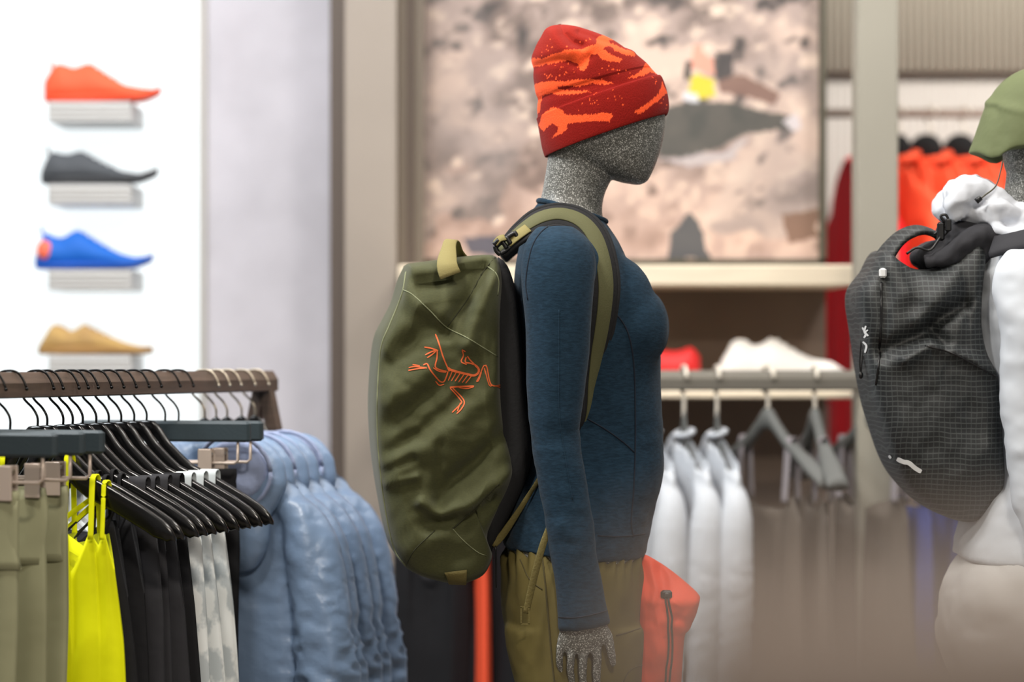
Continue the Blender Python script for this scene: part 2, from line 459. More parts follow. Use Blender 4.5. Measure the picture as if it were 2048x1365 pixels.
shape([(1376, 208), (1382, 160), (1402, 150), (1424, 164), (1432, 200)], (206, 188, 44))
shape([(1385, 140), (1392, 95), (1412, 92), (1424, 150), (1405, 148)], (214, 150, 130))
shape([(1425, 160), (1430, 110), (1462, 108), (1468, 150), (1450, 170)], (66, 62, 62))
shape([(1372, 165), (1374, 130), (1390, 128), (1388, 160)], (60, 56, 52))
shape([(1430, 165), (1480, 150), (1560, 195), (1550, 210), (1440, 190)], (120, 92, 82))
shape([(1362, 208), (1372, 185), (1390, 195), (1392, 215)], (206, 206, 212))
shape([(1340, 522), (1345, 470), (1365, 440), (1383, 428), (1404, 446), (1416, 480), (1424, 522)], (66, 70, 74))
shape([(1560, 250), (1600, 230), (1604, 262), (1580, 270)], (196, 188, 190))
shape([(1310, 320), (1450, 300), (1500, 275), (1470, 320), (1380, 330)], (176, 166, 166))
shape([(920, 480), (990, 460), (1010, 505), (940, 512)], (76, 76, 88))
shape([(1560, 430), (1640, 420), (1640, 480), (1580, 490)], (120, 92, 76))
Z = H - (Yp - CY) / F * YQ; XX = (X - CX) / F * YQ
nx, ny = len(gx), len(gy)
front = np.stack([XX, np.full_like(XX, YQ), Z], 1)
faces = [(j * nx + i, (j + 1) * nx + i, (j + 1) * nx + i + 1, j * nx + i + 1) for j in range(ny - 1) for i in range(nx - 1)]
pt = thing('wall_poster', 'large rock-face photo poster with a climber in yellow above the birch shelf', 'poster', P(1244, 521, YQ))
mk('print', front, faces, M['poster'], pt, smooth=False, colors=colr, cname='print')
for (a0, a1, b0, b1) in ((842, 849, -560, 528), (1637, 1651, -560, 528), (842, 1651, 519, 528)):
    p0, p1 = P(a0, b0, YQ), P(a1, b1, YQ)
    v, f = box(((p0[0] + p1[0]) / 2, YQ, (p0[2] + p1[2]) / 2), (p1[0] - p0[0], .04, p0[2] - p1[2])); mk('frame', v, f, M['frame'], pt, smooth=False)

# ------------------------------------------------------------------ shelves, rail, post in the poster bay
YS = 5.55
def shelf(name, label, px0, px1, py0, py1, Yf, depth, m):
    p0, p1 = P(px0, py0, Yf), P(px1, py1, Yf)
    v, f = box(((p0[0] + p1[0]) / 2, Yf + depth / 2, (p0[2] + p1[2]) / 2), (p1[0] - p0[0], depth, p0[2] - p1[2]), .004)
    return tag(mk(name, v, f, m, smooth=False), label, 'shelf')
shelf('wall_shelf', 'thick pale birch shelf mounted directly below the poster', 796, 1708, 530, 572, YS, .40, M['shelf_wood'])
shelf('display_shelf', 'thin birch shelf behind the rail carrying the white and red shoes', 812, 1708, 783, 798, YS - .02, .42, M['shelf_wood'])
YRL = 5.2
post = thing('display_post', 'wide warm grey upright post holding the right end of the grey rail', 'post', (P(1756, 0, YRL)[0], YRL + .04, 0))
xa, xb = (1715 - CX) / F * YRL, (1797 - CX) / F * YRL
v, f = box(((xa + xb) / 2, YRL + .045, ZC / 2), (xb - xa, .09, ZC), .003); mk('upright', v, f, M['post'], post, smooth=False)
v, f = box(((xa + xb) / 2, YRL + .045, .01), (xb - xa + .08, .17, .02), .003); mk('base_plate', v, f, M['post'], post, smooth=False)
rl = thing('garment_rail', 'grey metal garment rail in front of the shoe shelf, ending at the post', 'rail', (P(1260, 0, YRL)[0], YRL, zy(782, YRL)))
za, zb2 = zy(741, YRL), zy(782, YRL); xl = (806 - CX) / F * YRL
prof = [(.5, -.4), (.5, .1), (.42, .32), (.25, .46), (0, .5), (-.25, .46), (-.42, .32), (-.5, .1), (-.5, -.4), (-.4, -.5), (.4, -.5)]
hh = za - zb2
rg = lambda x: [(x, YRL + a_ * .03, (za + zb2) / 2 + b_ * hh) for a_, b_ in prof]
v, f = loft([rg(xl), rg(xa + .002)]); mk('bar', v, f, M['rail'], rl, smooth=False)
v, f = box((xl, YRL + .05, (za + zb2) / 2), (.03, .9, hh)); 
v, f = box((xl - .01, YRL + .25, (za + zb2) / 2), (.02, .5, hh)); mk('end_bracket', v, f, M['rail'], rl, smooth=False)
# right bay rail
YJ = 6.75
rr = thing('garment_rail', 'brown wall rail holding the orange-red jackets in front of the ribbed wall', 'rail', (P(1990, 0, YJ)[0], YJ, zy(236, YJ)))
v, f = tube([(P(1600, 0, YJ)[0], YJ, zy(227, YJ)), (P(2420, 0, YJ)[0], YJ, zy(227, YJ))], .013, 12); mk('bar', v, f, mat('taupe_brown_rail', (140, 124, 112), .5), rr)
for q in (1610, 2410):
    xq = P(q, 0, YJ)[0]; v, f = tube([(xq, YJ, zy(227, YJ)), (xq, YR, zy(227, YJ))], .009, 8); mk('bracket', v, f, M['rail'], rr)

# ================================================================== SHOES ON THE LIT WALL
def shoe(t, x0, x1, Y, base, prof, mats, flip=False, width=.048, sole_h=.018, local=False):
    """x0 heel, x1 toe in world x; prof: [(t along, top height m, bottom lift m)]"""
    L = x1 - x0; ts = np.array([p[0] for p in prof]); top = np.array([p[1] for p in prof]); bot = np.array([p[2] for p in prof])
    n = 40; u = np.linspace(0, 1, n)
    T = np.interp(u, ts, top); B = np.interp(u, ts, bot)
    T = np.convolve(np.pad(T, 1, mode='edge'), [.2, .6, .2], 'valid')
    W = width * np.interp(u, [0, .04, .15, .35, .55, .75, .92, .98, 1], [.3, .58, .72, .7, .82, 1, .74, .45, .12])
    def body(zlo, zhi, ws, pinch):
        rings = []
        for i in range(n):
            a = np.linspace(0, 2 * math.pi, 20, endpoint=False)
            yy = np.sign(np.cos(a)) * np.abs(np.cos(a)) ** .7; zz = np.sign(np.sin(a)) * np.abs(np.sin(a)) ** .7
            zc, zr = (zlo[i] + zhi[i]) / 2, max((zhi[i] - zlo[i]) / 2, .001)
            w = W[i] * ws * (1 - pinch * np.clip(zz, 0, 1) * np.clip((zr * 2) / .1, 0, 1))
            rings.append(np.stack([np.full(20, x0 + L * u[i]), Y + yy * w, base + zc + zz * zr], 1))
        return loft(rings)
    v, f = body(B + sole_h * .6, T, 1.0, .45); up = mk('upper', v, f, mats[0], t)
    v, f = body(B, B + sole_h + .006 * np.sin(u * 3), 1.06, 0); mk('sole', v, f, mats[1], t)
    # collar opening, laces
    k = [i for i in range(n) if .10 < u[i] < .33]
    v, f = tube([(x0 + L * u[i], Y, base + T[i] - .011) for i in k], [.004, .013, .013, .004], 10, 14); mk('collar', v, f, mats[3], t)
    for q in (.42, .48, .54, .60):
        tz = float(np.interp(q, u, T)); w = float(np.interp(q, u, W)) * .55
        v, f = tube([(x0 + L * q, Y - w, base + tz - .006), (x0 + L * q, Y, base + tz + .001), (x0 + L * q, Y + w, base + tz - .006)], .003, 6, 8); mk('lace', v, f, mats[2], t)
    return up
def pr(pts, base_py, sc): return [(a, (base_py - b) / sc, c / sc) for a, b, c in pts]
YSH = 5.86; sc = F / YSH
M['shoe_o'] = mat('orange_red_mesh', (252, 100, 62), .7, bump=.2, bscale=120); M['shoe_o2'] = mat('orange_sole', (246, 84, 46), .6)
M['shoe_k'] = mat('charcoal_mesh', (80, 84, 90), .7, bump=.2, bscale=120); M['shoe_k2'] = mat('charcoal_sole', (58, 60, 64), .6)
M['shoe_b'] = mat('bright_blue_mesh', (14, 104, 206), .65, bump=.2, bscale=120); M['shoe_b2'] = mat('blue_sole', (10, 84, 186), .6)
M['shoe_t'] = mat('tan_suede', (182, 146, 96), .85, bump=.2, bscale=120, col2=(200, 164, 100), vscale=20); M['shoe_t2'] = mat('tan_sole', (172, 132, 78), .7)
M['shoe_w'] = mat('white_mesh', (236, 232, 226), .7); M['shoe_r'] = mat('red_leather', (214, 34, 34), .55); M['shoe_dark'] = mat('dark_rubber', (52, 40, 36), .7)
M['heel_patch'] = mat('coral_heel_print', (255, 120, 90), .6)
rows = [('shoe_o', 90, 322, 207, [(0, 165, 2), (.03, 150, 0), (.1, 128, 0), (.14, 128, 0), (.22, 138, 0), (.3, 134, 0), (.37, 126, 0), (.42, 132, 0), (.55, 152, 0), (.7, 172, 0), (.85, 178, 2), (.96, 180, 12), (1, 188, 18)],
         'bright orange-red running shoe on the topmost shoe ledge of the lit wall'),
        ('shoe_k', 84, 316, 371, [(0, 350, 3), (.03, 322, 0), (.1, 302, 0), (.14, 308, 0), (.22, 312, 0), (.3, 304, 0), (.36, 304, 0), (.42, 314, 0), (.55, 330, 0), (.7, 344, 0), (.85, 349, 4), (.96, 346, 14), (1, 352, 20)],
         'charcoal grey running shoe on the ledge between the orange and the blue shoe'),
        ('shoe_b', 72, 306, 541, [(0, 520, 3), (.03, 490, 0), (.09, 462, 0), (.13, 472, 0), (.22, 480, 0), (.3, 466, 0), (.36, 460, 0), (.44, 472, 0), (.58, 492, 0), (.72, 508, 0), (.85, 516, 2), (.96, 513, 12), (1, 520, 18)],
         'bright blue running shoe with a coral heel patch on a ledge of the lit wall'),
        ('shoe_t', 78, 306, 711, [(0, 696, 0), (.05, 676, 0), (.12, 648, 0), (.18, 652, 0), (.27, 664, 0), (.33, 660, 0), (.39, 648, 0), (.46, 656, 0), (.6, 672, 0), (.75, 686, 0), (.88, 693, 0), (1, 701, 2)],
         'tan suede low shoe on the lowest visible ledge of the lit wall')]
for key, a0, a1, bp, pf, lab in rows:
    zb_ = zy(bp, YSH); X0, X1 = P(a0, 0, YSH)[0], P(a1, 0, YSH)[0]
    t = thing('running_shoe' if key != 'shoe_t' else 'low_shoe', lab, 'shoe', ((X0 + X1) / 2, YSH, zb_ + .001))
    up = shoe(t, X0, X1, YSH, zb_ + .001, pr(pf, bp, sc), (M[key], M[key + '2'], M[key], M[key + '2']))
    if key in ('shoe_k', 'shoe_b', 'shoe_o'):
        hx = X0 + (X1 - X0) * .085; hz = zb_ + (bp - pf[2][1]) / sc
        v, f = tube([(hx - .004, YSH - .006, hz - .02), (hx - .012, YSH, hz + .012), (hx - .004, YSH + .006, hz - .02)], .0028, 6, 10); mk('pull_tab', v, f, M[key + '2'], t)
    if key == 'shoe_b':
        v, f = ellipsoid((X0 + .026, YSH - .022, zb_ + .048), (.021, .016, .024)); mk('heel_patch', v, f, M['heel_patch'], t)
    bt = bp + 40 if key != 'shoe_t' else bp + 44
    q0, q1 = P(96, bp, YSH - .045), P(262, bt, YSH - .045)
    t2 = thing('shoe_ledge', 'pale grey ledge on the lit wall under the ' + {'shoe_o': 'orange-red running shoe', 'shoe_k': 'charcoal running shoe', 'shoe_b': 'blue running shoe', 'shoe_t': 'tan low shoe'}[key], 'shelf', ((q0[0] + q1[0]) / 2, YSH + .05, zb_ - .042 / 1))
    zt, hgt = zb_, (bt - bp) / sc
    v, f = box(((q0[0] + q1[0]) / 2, YSH + .065, zt - hgt / 2), (q1[0] - q0[0], .22, hgt), .002); lg = mk('ledge_block', v, f, M['shoe_shelf'], t2, smooth=False)
    for kk in range(3):
        v, f = box(((q0[0] + q1[0]) / 2, YSH - .046, zt - hgt * (.25 + .25 * kk)), (q1[0] - q0[0] - .004, .004, .003)); mk('groove_strip', v, f, M['edge_grey'], t2, smooth=False)
# shoes on the display shelf behind the rail
YT = 5.66; sc2 = F / YT; zs = zy(783, YS - .02) + .001
t = thing('trail_shoe', 'white low shoe standing on the thin shelf behind the grey rail', 'shoe', (P(1560, 0, YT)[0], YT, zs))
bpx = CY + (H - zs) / YT * F
shoe(t, P(1432, 0, YT)[0], P(1690, 0, YT)[0], YT, zs, pr([(0, 745, 0), (.06, 712, 0), (.13, 682, 0), (.2, 678, 0), (.28, 690, 0), (.34, 690, 0), (.42, 676, 0), (.48, 680, 0), (.6, 700, 0), (.75, 718, 0), (.9, 724, 0), (1, 742, 2)], bpx, sc2), (M['shoe_w'], M['shoe_w'], M['shoe_w'], M['shoe_w']))
t = thing('climbing_shoe', 'red shoe with a dark sole standing on the thin shelf beside the white shoe', 'shoe', (P(1300, 0, YT)[0], YT, zs))
shoe(t, P(1400, 0, YT)[0], P(1180, 0, YT)[0], YT, zs, pr([(0, 715, 0), (.04, 698, 0), (.1, 692, 0), (.16, 700, 0), (.25, 702, 0), (.34, 700, 0), (.42, 700, 0), (.6, 718, 0), (.8, 735, 0), (1, 755, 2)], bpx, sc2), (M['shoe_r'], M['shoe_dark'], M['shoe_r'], M['shoe_dark']), sole_h=.028)

# ================================================================== WOODEN CLOTHES RACKS
RX0, RS = -0.741, .29
TH = math.atan2(1.0, RS); RZ = TH - math.pi / 2; UL = math.hypot(1, RS)
def rack_t(px):
    k = (px - CX) / F; return (k * 3.5 - RX0) / (RS - k)
def rack_pt(px):
    t = rack_t(px); return (RX0 + RS * t, 3.5 + t, zy(745, 3.5) - .0102 * t - .002)
def clothes_rack(label, loc, rz, L0, L1, ztop, drop=0.0):
    r = thing('clothes_rack', label, 'clothes rack', loc, rz)
    def sec(y):
        z = ztop - drop * y / UL; w = .017
        return [(-w, y, z - .006), (-w + .005, y, z), (w - .010, y, z), (w, y, z - .016), (w, y, z - .036), (w - .003, y, z - .038), (-w + .003, y, z - .038), (-w, y, z - .036)]
    v, f = loft([sec(L0), sec(L1)]); mk('beam', v, f, M['wood_beam'], r, smooth=False, local=True)
    for y in (L0 + .03, L1 - .03):
        zt = ztop - drop * y / UL - .036
        for s in (-1, 1):
            top, bot = np.array([s * .006, y, zt]), np.array([s * .26, y, .0])
            a = np.array([.011, 0, 0]); b = np.array([0, .013, 0])
            v, f = loft([[top + sx * a + sy * b for sx, sy in ((-1, -1), (1, -1), (1, 1), (-1, 1))], [bot + 1.4 * (sx * a + sy * b) for sx, sy in ((-1, -1), (1, -1), (1, 1), (-1, 1))]])
            mk('leg', v, f, M['wood_beam'], r, smooth=False, local=True)
        v, f = box((0, y, .25), (.40, .018, .03), .003); mk('crossbar', v, f, M['wood_beam'], r, smooth=False, local=True)
    v, f = box((0, (L0 + L1) / 2, .25), (.03, L1 - L0 - .05, .02), .003); mk('bottom_rail', v, f, M['wood_beam'], r, smooth=False, local=True)
    return r
clothes_rack('dark brown wooden clothes rack carrying yellow, black, white and blue clothes', (RX0, 3.5, 0), RZ, -.62, 1.0 * UL, zy(745, 3.5), .0102)
# a second rack right in front of the lens, far out of focus
clothes_rack('blurred brown wooden clothes rack standing close in front of the white-trousered mannequin', (0.62, .385, 0), math.radians(-90 + 2), -.60, .9, 1.2745)

# ------------------------------------------------------------------ hangers
def hook_path(h):
    return [(0, 0, -h), (0, 0, -.066), (-.008, 0, -.052), (-.0235, 0, -.036), (-.0265, 0, -.014), (-.016, 0, .001), (0, 0, .0042), (.013, 0, .001), (.0225, 0, -.011), (.027, 0, -.022)]
def add_hook(t, h, m, r=.0019, small=False):
    v, f = cat_([tube(hook_path(h), r, 7, 36), ellipsoid((.027, 0, -.0225), (r * 1.5,) * 3, 8, 6)]); mk('hook', v, f, m, t, local=True)
ARM_X = [0, .013, .025, .038, .063, .08, .121, .176, .206, .218, .224]
ARM_Z = [-.078, -.079, -.0905, -.110, -.134, -.149, -.168, -.1975, -.2165, -.228, -.240]
def arm_top(x): return float(np.interp(abs(x), ARM_X, ARM_Z))
def wood_hanger(t, m, th=.011, hgt=.034, drop=0.0):
    xs = np.concatenate([-np.linspace(0, .224, 34)[::-1], np.linspace(0, .224, 34)[1:]])
    rings = []
    for x in xs:
        a = abs(x); zt = arm_top(x) - drop * min(1, a / .04); hb = np.interp(a, [0, .02, .05, .09, .19, .212, .224], [.022, .026, .036, hgt, hgt, .026, .006]); w = th / 2 * np.interp(a, [0, .19, .224], [1, 1, .6]); e = .0035
        e = min(e, hb * .4)
        rings.append([(x, w, zt - e), (x, w - e * .8, zt), (x, -w + e * .8, zt), (x, -w, zt - e), (x, -w, zt - hb + e), (x, -w + e * .8, zt - hb), (x, w - e * .8, zt - hb), (x, w, zt - hb + e)])
    v, f = loft(rings); mk('shoulder_bar', v, f, m, t, local=True)
def strap_over(x, w, zb, m, t, y0=.0, name='strap', arm=arm_top, back=True):
    z = arm(x); xo = x
    pts = [(xo, -.016 - y0, zb), (xo, -.013, z - .05), (xo, -.0105, z - .012), (xo, -.008, z + .003), (xo, 0, z + .0055), (xo, .008, z + .003), (xo, .0105, z - .012), (xo, .013, z - .05), (xo, .016, zb)]
    nr = [(0, -1, 0), (0, -1, 0), (0, -1, .1), (0, -.7, .7), (0, 0, 1), (0, .7, .7), (0, 1, .1), (0, 1, 0), (0, 1, 0)]
    if not back: pts, nr = pts[:7], nr[:7]
    v, f = ribbon(pts, nr, w, .0024, 30); mk(name, v, f, m, t, local=True)

def cloth(top, widths, thick, zbot, folds, amp, seed, ncol=90, nrow=44, ymul=1.0):
    """hanging cloth tube. top: [(x,z)], widths: [(s,w)], thick: [(s,t)]; s = 0 top .. 1 hem"""
    rng = random.Random(seed); tx, tz = [p[0] for p in top], [p[1] for p in top]
    u = np.linspace(-1, 1, ncol); rows = []
    ph = [rng.uniform(0, 6.28) for _ in range(6)]
    w0 = np.interp(0, [p[0] for p in widths], [p[1] for p in widths])
    ztop = np.interp(u * w0, tx, tz)
    for j in range(nrow):
        s = j / (nrow - 1); w = np.interp(s, [p[0] for p in widths], [p[1] for p in widths]); t = np.interp(s, [p[0] for p in thick], [p[1] for p in thick])
        z = ztop * (1 - s) + zbot * s
        fo = amp * (.25 + .75 * s) * (np.sin(u * folds * 3.0 + ph[0] + s * .8) + .6 * np.sin(u * folds * 5.3 + ph[1] - s * 1.1) + .35 * np.sin(u * folds * 9.1 + ph[2] + s * 2))
        env = np.sqrt(np.clip(1 - np.abs(u) ** 3, 0, 1))
        wob = .004 * np.sin(s * 5 + ph[3])
        fr = np.stack([u * w + wob, -t * env + fo * env * ymul + .001, z], 1)
        fo2 = amp * (.25 + .75 * s) * (np.sin(u * folds * 2.7 + ph[4]) + .5 * np.sin(u * folds * 6 + ph[5]))
        bk = np.stack([u * w + wob, t * env + fo2 * env * .5, z], 1)[::-1]
        rows.append(np.vstack([fr, bk]))
    return loft(rows)

def hang(name, label, cat, loc, group=None, rz=RZ): return thing(name, label, cat, loc, rz, group)

def black_hanger(px, label, grp='glossy black hangers on the wooden rack'):
    t = hang('clothes_hanger', label, 'hanger', rack_pt(px), grp); add_hook(t, .082, M['black_wire'])
    wood_hanger(t, M['black_gloss']); return t
proto = black_hanger(75, 'glossy black hanger holding the neon yellow strappy tank top')
for px, lab in ((94, 'glossy black hanger holding the black tank top right behind the yellow one'), (126, 'glossy black hanger holding the second black tank top behind the yellow one'),
                (145, 'glossy black hanger holding the first wide-strapped charcoal tank top after the thin-strapped ones'), (165, 'glossy black hanger holding the second wide-strapped charcoal tank top after the thin-strapped ones'),
                (192, 'glossy black hanger holding the third wide-strapped charcoal tank top after the thin-strapped ones'), (217, 'glossy black hanger holding the fourth wide-strapped charcoal tank top after the thin-strapped ones'),
                (242, 'glossy black hanger holding the first pale patterned tank top counted from the charcoal ones'), (268, 'glossy black hanger holding the second pale patterned tank top counted from the charcoal ones'),
                (293, 'glossy black hanger holding the third pale patterned tank top counted from the charcoal ones')):
    dup(proto, rack_pt(px), RZ, lab)

# yellow tank
t = hang('tank_top', 'neon yellow strappy tank top on the first glossy black hanger beside the sage leggings', 'tank top', rack_pt(75))
top = [(-.136, -.34), (-.118, -.24), (-.11, -.237), (-.07, -.31), (0, -.33), (.036, -.262), (.047, -.240), (.058, -.237), (.0605, -.29), (.064, -.30), (.088, -.240), (.0965, -.237), (.0995, -.268), (.11, -.239), (.1155, -.237), (.121, -.262), (.127, -.29)]
v, f = cloth(top, [(0, .127), (.25, .137), (1, .15)], [(0, .014), (.3, .03), (1, .04)], -.72, 2.2, .006, 5, 200, 44); mk('body', v, f, M['yellow'], t, local=True)
for x in (.053, .0945, -.053, -.0945): strap_over(x, .009, -.245, M['yellow'], t)
strap_over(.113, .007, -.245, M['yellow'], t, back=False)
for k, (a, b) in enumerate((((.10, .012, -.175), (-.03, .014, -.262)), ((.104, .014, -.178), (-.02, .016, -.285)))):
    v, f = ribbon([a, b], (0, -1, 0), .008, .002, 8); mk('back_strap', v, f, M['yellow'], t, local=True)
# thin strapped black tanks
for i, px in enumerate((94, 126)):
    t = hang('tank_top', ('thin-strapped black tank top hanging right behind the yellow tank top', 'thin-strapped black tank top hanging second behind the yellow tank top')[i], 'tank top', rack_pt(px), 'black tank tops on the wooden rack')
    top = [(-.14, -.36), (-.115, -.22), (-.1, -.22), (-.05, -.26), (.05, -.26), (.1, -.22), (.115, -.22), (.14, -.36)]
    v, f = cloth(top, [(0, .135), (.2, .145), (1, .165)], [(0, .012), (.3, .018), (1, .03)], -.80, 2.6, .006, 20 + i, 120, 40); mk('body', v, f, M['black_cloth'], t, local=True)
    for x in (.085, .098, -.085, -.098): strap_over(x, .006, -.235, M['black_cloth'], t)
    for a, b in (((.10, -.015, -.185), (.0, -.017, -.27)), ((.108, -.015, -.19), (.02, -.017, -.28)), ((.12, -.015, -.2), (.07, -.018, -.30))):
        v, f = ribbon([a, b], (0, -1, 0), .004, .002, 8); mk('cross_strap', v, f, M['black_cloth'], t, local=True)
# charcoal and pale tanks, wide straps
for i, (px, key) in enumerate(((145, 'charcoal_cloth'), (165, 'charcoal_cloth'), (192, 'charcoal_cloth'), (217, 'black_cloth'), (242, 'pale_print'), (268, 'pale_print'), (293, 'pale_print'))):
    pale = key == 'pale_print'
    t = hang('tank_top', ('%s pale grey and white patterned tank top counted from the charcoal ones' % ('first', 'second', 'third')[i - 4]) if pale else ('%s wide-strapped charcoal tank top after the thin-strapped black ones' % ('first', 'second', 'third', 'fourth')[i]), 'tank top', rack_pt(px), 'pale patterned tank tops' if pale else 'charcoal tank tops on the wooden rack')
    top = [(-.15, -.36), (-.135, -.23), (-.10, -.23), (-.05, -.27), (.05, -.27), (.10, -.23), (.135, -.23), (.15, -.36)]
    v, f = cloth(top, [(0, .14), (.2, .152), (1, .18 if pale else .175)], [(0, .012), (.3, .018), (1, .03)], -.82, 2.3, .0065, 40 + i * 3, 110, 40); mk('body', v, f, M[key], t, local=True)
    for x in (.112, -.112): strap_over(x, .030, -.25, M[key], t)

# clip hangers
def clip_hanger(px, label, tilt=0.0, grp='slate clip hangers on the wooden rack', dx=0.0):
    p = rack_pt(px); t = hang('clip_hanger', label, 'hanger', p, grp, RZ + tilt); add_hook(t, .085, M['black_wire'])
    v, f = box((0, 0, -.0985), (.30, .016, .034), .004); mk('bar', v, f, M['slate'], t, smooth=False, local=True)
    v, f = tube([(-.128, 0, -.11), (-.128, 0, -.146), (-.122, 0, -.151), (.122, 0, -.151), (.128, 0, -.146), (.128, 0, -.11)], .0026, 8); mk('wire', v, f, M['clip'], t, local=True)
    for s in (-1, 1):
        for y in (-.009, .009):
            v, f = box((s * .073, y, -.152), (.024, .004, .05), .0015); mk('clip', v, f, M['clip'], t, smooth=False, local=True)
        v, f = box((s * .073, 0, -.136), (.02, .02, .006), .001); mk('clip_spring', v, f, M['pale_wire'], t, smooth=False, local=True)
    return t
clip_hanger(20, 'slate clip hanger holding the sage leggings next to the yellow tank top')
clip_hanger(-22, 'slate clip hanger holding the middle pair of sage leggings')
clip_hanger(-80, 'slate clip hanger holding the outermost pair of sage leggings at the rack end')
clip_hanger(330, 'slate clip hanger holding the black shorts among the pale patterned tops', .07)
clip_hanger(357, 'empty-looking slate clip hanger directly in front of the blue jackets', .07)
for i, (px, lab) in enumerate(((20, 'sage green leggings clipped next to the yellow tank top'), (-22, 'sage green leggings clipped between two other sage pairs'), (-80, 'sage green leggings clipped outermost at the rack end'))):
    t = hang('leggings', lab, 'leggings', rack_pt(px), 'sage leggings on clip hangers')
    v, f = cloth([(-.09, -.170), (-.03, -.176), (.03, -.178), (.09, -.166)], [(0, .088), (.2, .09), (.6, .082), (1, .07)], [(0, .007), (.2, .012), (1, .016)], -1.08, 1.5, .005, 70 + i, 60, 40); mk('legs', v, f, M['sage'], t, local=True)
    v, f = cloth([(-.09, -.166), (-.03, -.172), (.03, -.174), (.09, -.162)], [(0, .0895), (1, .0915)], [(0, .009), (1, .0145)], -.272, 1.5, .0012, 70 + i, 60, 10); mk('waistband', v, f, M['sage'], t, local=True)
for i, px in enumerate((330, 357)):
    t = hang('black_leggings', ('black leggings clipped right behind the pale patterned tops', 'black leggings clipped right in front of the blue jackets')[i], 'leggings', rack_pt(px), 'black leggings on clip hangers')
    v, f = cloth([(-.11, -.165), (.11, -.165)], [(0, .10), (.3, .11), (1, .115)], [(0, .007), (.2, .012), (1, .016)], -.60, 2.2, .005, 90 + i, 60, 30); mk('legs', v, f, M['black_cloth'], t, local=True)
    v, f = cloth([(-.11, -.162), (.11, -.162)], [(0, .102), (1, .108)], [(0, .009), (1, .014)], -.215, 2.2, .001, 90 + i, 60, 6); mk('waistband', v, f, M['black_cloth'], t, local=True)

# jackets ---------------------------------------------------------
def jacket_meshes(shoulder, hem, sleeve_r, wr, seed, hood=True, voxel=.0075, flare=1.0, sl=1.0, wid=.2, spread=.045):
    s0 = shoulder
    body = cloth([(-wid - .01, s0 - .10 * sl), (-wid * .8, s0 - .068 * sl), (-.07, s0 - .010), (-.04, s0), (.04, s0), (.07, s0 - .006), (wid * .8, s0 - .068 * sl), (wid + .01, s0 - .10 * sl)],
                 [(0, wid), (.15, wid * 1.0), (.3, wid * (1.02 if flare >= 1 else .92)), (1, wid * 1.08 * flare)], [(0, .018 if voxel < .009 else .032), (.15, .026 if voxel < .009 else .036), (1, .034)], hem, 1.8, .006, seed, 60, 26)
    parts = [body]
    for s in (-1, 1):
        parts.append(tube([(s * (wid - .06), 0, s0 - .105 * sl), (s * (wid - .005), -.003, s0 - .150 * sl), (s * (wid + spread * .45), -.010, s0 - .24 * (1 + (sl - 1) * .6)), (s * (wid + spread * .8), -.014, s0 - .40), (s * (wid + spread), -.012, s0 - .56), (s * (wid + spread * .9), -.01, s0 - .68)],
                          [sleeve_r * .5, sleeve_r * .9, sleeve_r * 1.02, sleeve_r * .98, sleeve_r * .85, sleeve_r * .65], 18, 30))
    v, f, n = fuse(parts, voxel, 5)
    slv = np.clip((np.abs(v[:, 0]) - wid + .05) / .05, 0, 1); low = np.clip((s0 - .22 - v[:, 2]) / .15, 0, 1)
    d = wr * (.95 * fbm(v * np.array([1.6, 1.0, .45]) + seed, 11, 2, seed) + (.35 + .9 * slv * low) * (.5 - np.abs(fbm(v * np.array([1.0, 1.0, 1.7]) + .3 * v[:, [2, 0, 1]], 22, 2, seed + 9))))
    v = v + n * d[:, None]
    return v, f
jv, jf = jacket_meshes(-.100, -.80, .052, .0075, 3, voxel=.006, spread=.055, flare=.86, wid=.188)
def rim(cx, cz, rx, rz, y, n=28): return [(cx + rx * math.cos(a), y - .012 * math.sin(a), cz + rz * math.sin(a)) for a in np.linspace(0, 2 * math.pi, n)]
hv, hf, hn = fuse([ellipsoid((.088, -.034, -.185), (.080, .030, .075)), ellipsoid((.085, -.040, -.26), (.055, .026, .085)), ellipsoid((.02, -.006, -.138), (.075, .035, .03)), ellipsoid((-.05, -.03, -.2), (.07, .028, .08))], .005, 6)
hv = hv + hn * (.003 * fbm(hv, 16, 3, 5))[:, None]
lv, lf = ellipsoid((.082, -.054, -.165), (.058, .016, .052)); lv = lv + .004 * fbm(lv, 30, 2, 3)[:, None]
def coat_hanger(loc, label, rz, m, wire, grp, sub=None):
    t = thing('coat_hanger', label, 'hanger', loc, rz, grp); add_hook(t, .085, wire, .0021); wood_hanger(t, m, .008, .02, .020); return t
jp = None
stems = (409, 432, 454, 483, 510)
